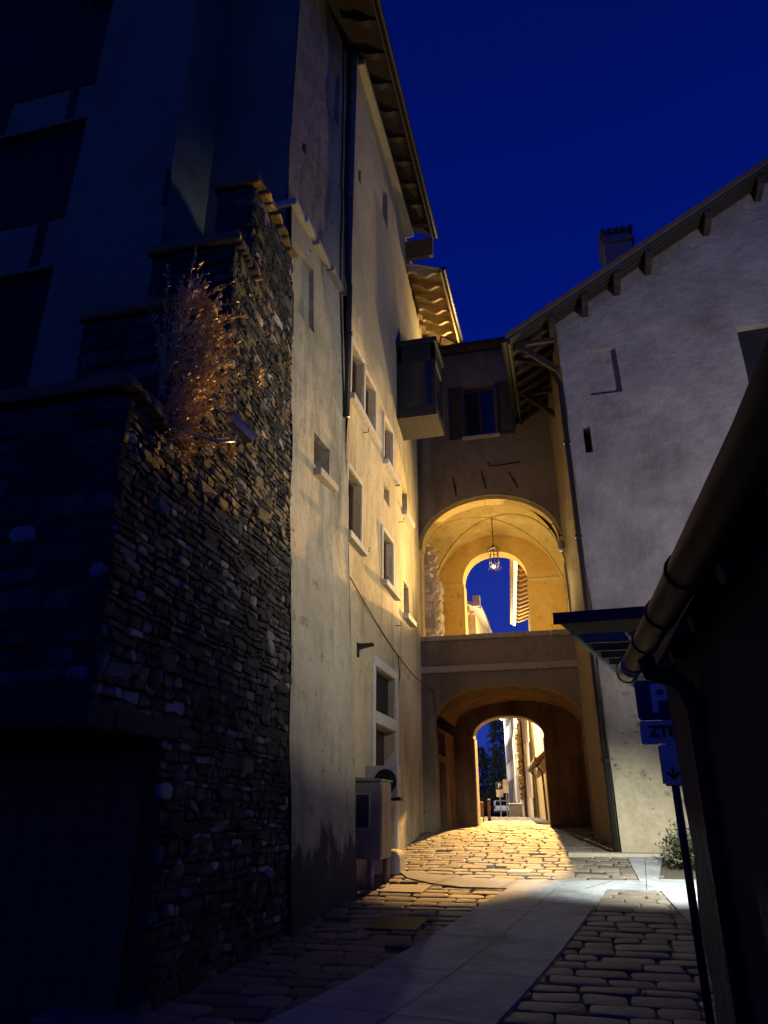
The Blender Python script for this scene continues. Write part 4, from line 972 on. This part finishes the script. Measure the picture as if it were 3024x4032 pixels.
# small roof corner on the left beyond the loggia
rc = thing('corner_house', (-7,40,1.3), 'small lit gable corner seen low in the loggia opening', 'house')
MB().box(-12,-7.5,38.5,46,.8,9.2).build('wall', M['yellow_house'], rc)
MB().box(-12,-4.45,38.5,46,9.2,11.6).build('jettied_storey', M['yellow_house'], rc)
MB().prism([(-10,38.0,14.4),(-4.05,38.0,11.75),(-4.05,38.0,11.95),(-10,38.0,14.6)], (0,8.6,0)).build('roof', M['white'], rc)
for k in range(5): MB().box(-4.9-k*1.1,-4.75-k*1.1,38.05,38.5,11.6+k*.49,11.85+k*.49).build('purlin', M['pale_woody'], rc)
MB().box(-4.5,-4.1,37.9,38.2,11.9,12.5).build('chimney', M['white'], rc)
MB().bar((-5.6,38.44,11.2),(-4.5,38.44,11.75),.06,.12).build('verge_board', M['pale_wood'], rc)

# street furniture beyond
def road_sign(x, y, w, h, zb, lab, blue=False):
    t = thing('road_sign', (x,y,gz(y)), lab, 'road sign')
    MB().tube([(x,y+.03,gz(y)-.05),(x,y+.03,zb+h)], .035, 8).build('post', M['galv'], t)
    p = rrect(MB(), x-w/2, x+w/2, zb, zb+h, y-.02, y, .05).build('panel', M['sign_white'], t)
    if blue:
        b = rrect(MB(), x-w/2+.01, x+w/2-.01, zb+h*.5, zb+h-.01, y-.03, y-.022, .04).build('blue_panel', M['sign_blue'], t)
        text('P', .34, (x,y-.034,zb+h*.75), M['sign_white'], 'letter', b, bold=.012)
    else:
        b = MB(); b.tube([(x+.10*math.cos(2*math.pi*k/20),y-.028,zb+h*.78+.10*math.sin(2*math.pi*k/20)) for k in range(21)], .02, 5, False); b.build('symbol', M['galv'], p)
    return t
road_sign(-4.30,45,.40,.80,2.42,'blue and white P sign on a post beside the parked car', True)
road_sign(-3.86,44.2,.30,.72,2.62,'tall narrow white sign just left of the white house')
cars = thing('parked_car', (-7.3,78,gz(78)), 'white hatchback parked with its back to us beyond the arch', 'car')
cx, cy, cz = -7.3, 78, gz(78)+.06
b = MB()
prof = [(0,.35),(0,.75),(.06,.95),(.35,1.42),(.6,1.5),(1.9,1.48),(2.7,1.0),(3.7,.85),(3.85,.6),(3.85,.3),(.05,.3)]
b.prism([(cx-.83,cy+p,cz+q) for p, q in prof], (1.66,0,0)); b.build('body', M['car_paint'], cars, bevel=.09, seg=3)
MB().hexa([(cx-.68,cy+.05,cz+1.0),(cx+.68,cy+.05,cz+1.0),(cx+.68,cy+.20,cz+1.0),(cx-.68,cy+.20,cz+1.0),(cx-.60,cy+.28,cz+1.40),(cx+.60,cy+.28,cz+1.40),(cx+.60,cy+.40,cz+1.40),(cx-.60,cy+.40,cz+1.40)]).build('rear_window', M['glass'], cars)
for s in (-1,1):
    MB().box(cx+s*.74-.08,cx+s*.74+.08,cy-.02,cy+.1,cz+.68,cz+.98).build('tail_light', M['tail'], cars)
    for yy in (.65,3.1):
        MB().tube([(cx+s*.80-.1,cy+yy,cz+.31),(cx+s*.80+.1,cy+yy,cz+.31)], .31, 16).build('wheel', M['tyre'], cars)
MB().box(cx-.26,cx+.26,cy-.03,cy,cz+.55,cz+.68).build('number_plate', M['sign_white'], cars); MB().box(cx-.8,cx+.8,cy-.06,cy+.1,cz+.32,cz+.52).build('bumper', M['metal_dark'], cars, bevel=.03)
bn = thing('waste_bin', (-3.5,47,gz(47)), 'pale grey waste container by the wall of the white house', 'waste container')
MB().hexa([(-3.95,47,1.25),(-3.15,47,1.25),(-3.15,47.9,1.25),(-3.95,47.9,1.25),(-4.0,46.95,2.0),(-3.1,46.95,2.0),(-3.1,47.95,2.0),(-4.0,47.95,2.0)]).build('body', M['galv'], bn, bevel=.03)
MB().box(-4.05,-3.05,46.9,48.0,2.0,2.1).build('lid', M['galv'], bn, bevel=.04)
for (x, y, h, lab) in ((-3.48,31.5,.85,'taller rusty post at the left edge of the lit street'),(-3.66,30.6,.75,'shorter rusty post just inside the arch opening')):
    b = MB(); b.tube([(x,y,gz(y)-.1),(x,y,gz(y)+h-.08),(x,y,gz(y)+h-.05),(x,y,gz(y)+h)], [.07,.06,.08,.03], 10); tag(b.build('bollard', M['wood'], smooth=True), lab, 'bollard', 'posts beyond the arch')
lwb = MB().box(-5.5,-3.55,29.2,29.9,.9,1.42); tag(lwb.build('low_wall', M['coping'], bevel=.03), 'low stone block at the left foot of the lit opening', 'low wall')
lwb = MB().box(-9,-4.1,33,34,1.0,2.05); tag(lwb.build('garden_wall', M['yellow_house'], bevel=.03), 'garden wall behind the rusty posts beyond the arch', 'garden wall')

def conifer(x, y, h, r_, n, lab, seed):
    rg = random.Random(seed); z0 = gz(y); t = thing('conifer_tree', (x,y,z0), lab, 'tree', 'trees beyond the arch')
    MB().tube([(x,y,z0-.2),(x+.1,y,z0+h*.5),(x,y,z0+h)], [.22,.14,.02], 8).build('trunk', M['bark'], t)
    lf = MB()
    for k in range(n):
        f = rg.random()**.8; a = rg.uniform(0,6.28); zz = z0+h*(.08+.92*f); L = r_*(1-f)**.75*rg.uniform(.55,1.1)+.15
        for q in range(14):
            s = rg.uniform(.25,1); p = Vector((x+math.cos(a)*L*s, y+math.sin(a)*L*s, zz-L*s*.25+rg.uniform(-.15,.15)))
            d = Vector((math.cos(a)+rg.uniform(-.8,.8), math.sin(a)+rg.uniform(-.8,.8), rg.uniform(-.5,.4)))
            leaf(lf, p, d, rg.uniform(.2,.5), rg.uniform(.07,.15))
    lf.build('crown', M['needle'], t)
conifer(-7.9,86,13.2,2.5,460,'tall dark conifer rising left of the white house',1)
conifer(-10.6,90,7.6,2.7,280,'shorter dark conifer further left behind the car',2)
conifer(-8.0,83,6.6,1.5,180,'short dark conifer beside the far corner of the white house',3)
for i, (x, y, rr, lab) in enumerate(((-9.5,62,(1.6,1.2,1.7),'dark round bush behind the garden wall'),(-10.2,82,(1.7,1.2,1.6),'low dark bush behind the parked white car'))):
    bush('bush', (x,y,gz(y)+.8), rr, 1500, lab, 'needle', (.15,.3))
hb = MB(); n = 60
for i in range(n):
    a = lerp(-70, 40, i/n); b_ = lerp(-70, 40, (i+1)/n)
    f = lambda x: 4+2.2*noise.noise(Vector((x*.06,3,1)))+.8*noise.noise(Vector((x*.3,8,1)))
    hb.hexa([(a,180,-2),(b_,180,-2),(b_,215,-2),(a,215,-2),(a,188,f(a)),(b_,188,f(b_)),(b_,215,f(b_)+3),(a,215,f(a)+3)])
tag(hb.build('hill', M['earth']), kind='structure')

# ------------------------------------------------------------------ lamps
LA_ = (-1.77, 38.1, 8.3)
sl = thing('street_lamp', (q2(38.8),38.8,8.6), 'sodium street lamp on a bracket at the near corner of the white house', 'street lamp')
MB().tube([(-1.9,38.8,8.4),(-1.85,38.5,8.65),(LA_[0],38.1,8.65)], .03, 8).build('bracket', M['iron'], sl, smooth=True)
MB().tube([(LA_[0],38.1,8.62),(LA_[0],38.1,8.5),(LA_[0],38.1,8.45)], [.05,.16,.2], 12).build('hood', M['iron'], sl)
def lamp(name, loc, energy, col, rad, parent=None, spot=None):
    l = bpy.data.lights.new(name, 'SPOT' if spot else 'POINT'); l.energy = energy; l.color = col; l.shadow_soft_size = rad
    o = bpy.data.objects.new(name, l); COL.objects.link(o); o.location = loc
    if spot:
        l.spot_size = R(spot[1]); l.spot_blend = spot[2]
        o.rotation_euler = (Vector(spot[0])-Vector(loc)).to_track_quat('-Z','Y').to_euler()
    if parent: adopt(o, parent)
    return o
lamp('sodium_beam', LA_, 72000, (1,.52,.14), .12, sl, ((-1.9,18.5,.8), 70, .5))
lamp('sodium_light', (LA_[0]-.1,LA_[1],LA_[2]-.1), 3000, (1,.66,.3), .12, sl)
lamp('floodlight_light', (UP[0],UP[1],UP[2]+.06), 3700, (1,.70,.27), .22, up, ((-4.0,13.2,10.5), 84, .7))
lamp('vault_fill', (UP[0]+.12,UP[1]-.62,UP[2]-.22), 210, (1,.76,.34), .24, up)  # added lamp without a fixture, brightens the loggia vault and pier
lamp('lantern_light', (lx,ly,9.3), 60, (1,.7,.35), .05, ln)
PL = (q2(47)-.95, 47, 8.3)
sl2 = thing('street_lamp', (q2(47),47,8.5), 'unseen street lamp added high on the long white house to brighten it', 'street lamp')
MB().tube([(q2(47),47,8.3),(q2(47)-.4,47,8.6),(PL[0],47,8.6)], .03, 8).build('bracket', M['iron'], sl2, smooth=True)
MB().tube([(PL[0],47,8.58),(PL[0],47,8.48),(PL[0],47,8.44)], [.05,.16,.2], 12).build('hood', M['iron'], sl2)
lamp('white_house_fill', PL, 5200, (1,.84,.58), .12, sl2, ((q2(47)+1.5,46.5,4.0), 128, .25))  # unseen lamp added to brighten the white house
EL = (-1.7, 22.6, 17.4)
el = thing('floodlight', (EL[0],EL[1],EL[2]), 'unseen small floodlight added on the bridge roof to light the pale eaves', 'floodlight')
MB().tube([(EL[0],EL[1],16.9),(EL[0],EL[1],17.32)], .025, 6).build('arm', M['iron'], el)
MB().box(EL[0]-.1,EL[0]+.1,EL[1]-.07,EL[1]+.07,EL[2]-.1,EL[2]).build('housing', M['metal_dark'], el, bevel=.01)
lamp('eave_fill', (EL[0],EL[1],EL[2]+.05), 900, (1,.66,.28), .08, el, ((-3.4,20.6,18.7), 120, .5))  # unseen lamp added so the pale eaves are lit from beyond
FP = (q2(60)-.9, 60, 9.6)
sl3 = thing('street_lamp', (q2(60),60,9.7), 'unseen street lamp added under the eaves at the far end of the white house', 'street lamp')
MB().tube([(q2(60),60,9.5),(q2(60)-.4,60,9.75),(FP[0],60,9.78)], .03, 8).build('bracket', M['iron'], sl3, smooth=True)
MB().tube([(FP[0],60,9.78),(FP[0],60,9.7)], [.05,.2], 12).build('hood', M['iron'], sl3)
lamp('car_fill', FP, 6500, (1,.92,.8), .12, sl3)  # unseen lamp added to light the back of the parked car
GP = (-5.7, 35.0, 6.6)
sl4 = thing('street_lamp', (GP[0],GP[1],gz(GP[1])), 'unseen street lamp added on a pole behind the garden wall beyond the arch', 'street lamp')
MB().tube([(GP[0]-.4,GP[1],gz(GP[1])-.1),(GP[0]-.4,GP[1],6.5),(GP[0]-.25,GP[1],6.75),(GP[0],GP[1],6.78)], .045, 8).build('pole', M['iron'], sl4, smooth=True)
MB().tube([(GP[0],GP[1],6.8),(GP[0],GP[1],6.72)], [.06,.2], 12).build('hood', M['iron'], sl4)
lamp('lean_to_fill', GP, 2600, (1,.80,.50), .12, sl4, ((-1.5,35.6,3.2), 100, .3))  # unseen lamp added to brighten the lean-to and facades beyond the arch
# white lamp over the entrance on the right
WL = (2.3, 11.4, 3.25)
wl = thing('ceiling_lamp', (WL[0],WL[1],3.6), 'white downlight fixed under the steel canopy', 'lamp')
MB().tube([(WL[0],WL[1],3.6),(WL[0],WL[1],3.42)], .07, 16).build('body', M['white'], wl)
MB().tube([(WL[0],WL[1],3.418),(WL[0],WL[1],3.34)], .10, 16).build('lens', M['lens_white'], wl)
lamp('ceiling_light', WL, 2800, (1,.97,.82), .12, wl, ((1.0,14.5,.5), 82, .85))
# unseen lamp behind the low building, aimed at the left walls
FL = (5.5, 9.2, 6.2)
fl2 = thing('lamp_post', (FL[0],FL[1],0), 'unseen lamp post behind the low building lighting the left walls', 'lamp post')
MB().tube([(FL[0],FL[1],0),(FL[0],FL[1],6.0)], .06, 10).build('pole', M['metal_dark'], fl2)
MB().tube([(FL[0],FL[1],6.0),(FL[0],FL[1],6.07)], .15, 12).build('head', M['metal_dark'], fl2)
lamp('wall_light', FL, 2300, (1,.92,.78), .45, fl2, ((-3.8,12.2,6.8), 74, 1.0))
GL = (8.2, 10.8, 5.0)
fl3 = thing('lamp_post', (GL[0],GL[1],0), 'lamp post beyond the canopy lighting the pinkish gable', 'lamp post')
MB().tube([(GL[0],GL[1],0),(GL[0],GL[1],4.8)], .06, 10).build('pole', M['metal_dark'], fl3)
MB().tube([(GL[0],GL[1],4.8),(GL[0],GL[1],4.88)], .15, 12).build('head', M['metal_dark'], fl3)
lamp('gable_light', GL, 2000, (.97,.9,.96), .2, fl3, ((3.6,17.2,9.5), 92, .5))

# ------------------------------------------------------------------ sky
w = bpy.data.worlds.new('World'); S.world = w; w.use_nodes = True; nt = w.node_tree
bg = nt.nodes['Background']
tc = nt.nodes.new('ShaderNodeTexCoord'); sp_ = nt.nodes.new('ShaderNodeSeparateXYZ'); nt.links.new(tc.outputs['Generated'], sp_.inputs[0])
skyc = ramp(nt, sp_.outputs[2], [(0.0,(.016,.040,.32)),(.30,(.010,.027,.28)),(.55,(.0004,.0075,.175)),(.8,(.0001,.0045,.11)),(1,(.0001,.0035,.08))])
sky = nt.nodes.new('ShaderNodeTexSky'); sky.sky_type = 'NISHITA'; sky.sun_disc = False; sky.sun_elevation = R(-6); sky.sun_rotation = R(200)
tot = mix(nt, .06, skyc, sky.outputs[0], 'ADD')
nt.links.new(tot, bg.inputs['Color']); bg.inputs['Strength'].default_value = 1.0

# ------------------------------------------------------------------ camera & render
cam = bpy.data.cameras.new('Camera'); co = bpy.data.objects.new('Camera', cam); COL.objects.link(co); S.camera = co
co.location = (0,0,1.6); co.rotation_euler = (R(90+22.7),0,R(14.0))
cam.sensor_fit = 'HORIZONTAL'; cam.sensor_width = 36; cam.lens = 36*1551/1659; cam.clip_end = 2000; cam.clip_start = .05
S.render.engine = 'CYCLES'; S.cycles.use_denoising = True; S.cycles.max_bounces = 8; S.cycles.diffuse_bounces = 4
S.cycles.sample_clamp_indirect = 6
S.view_settings.view_transform = 'Standard'; S.view_settings.look = 'None'; S.view_settings.exposure = 0; S.view_settings.gamma = 1
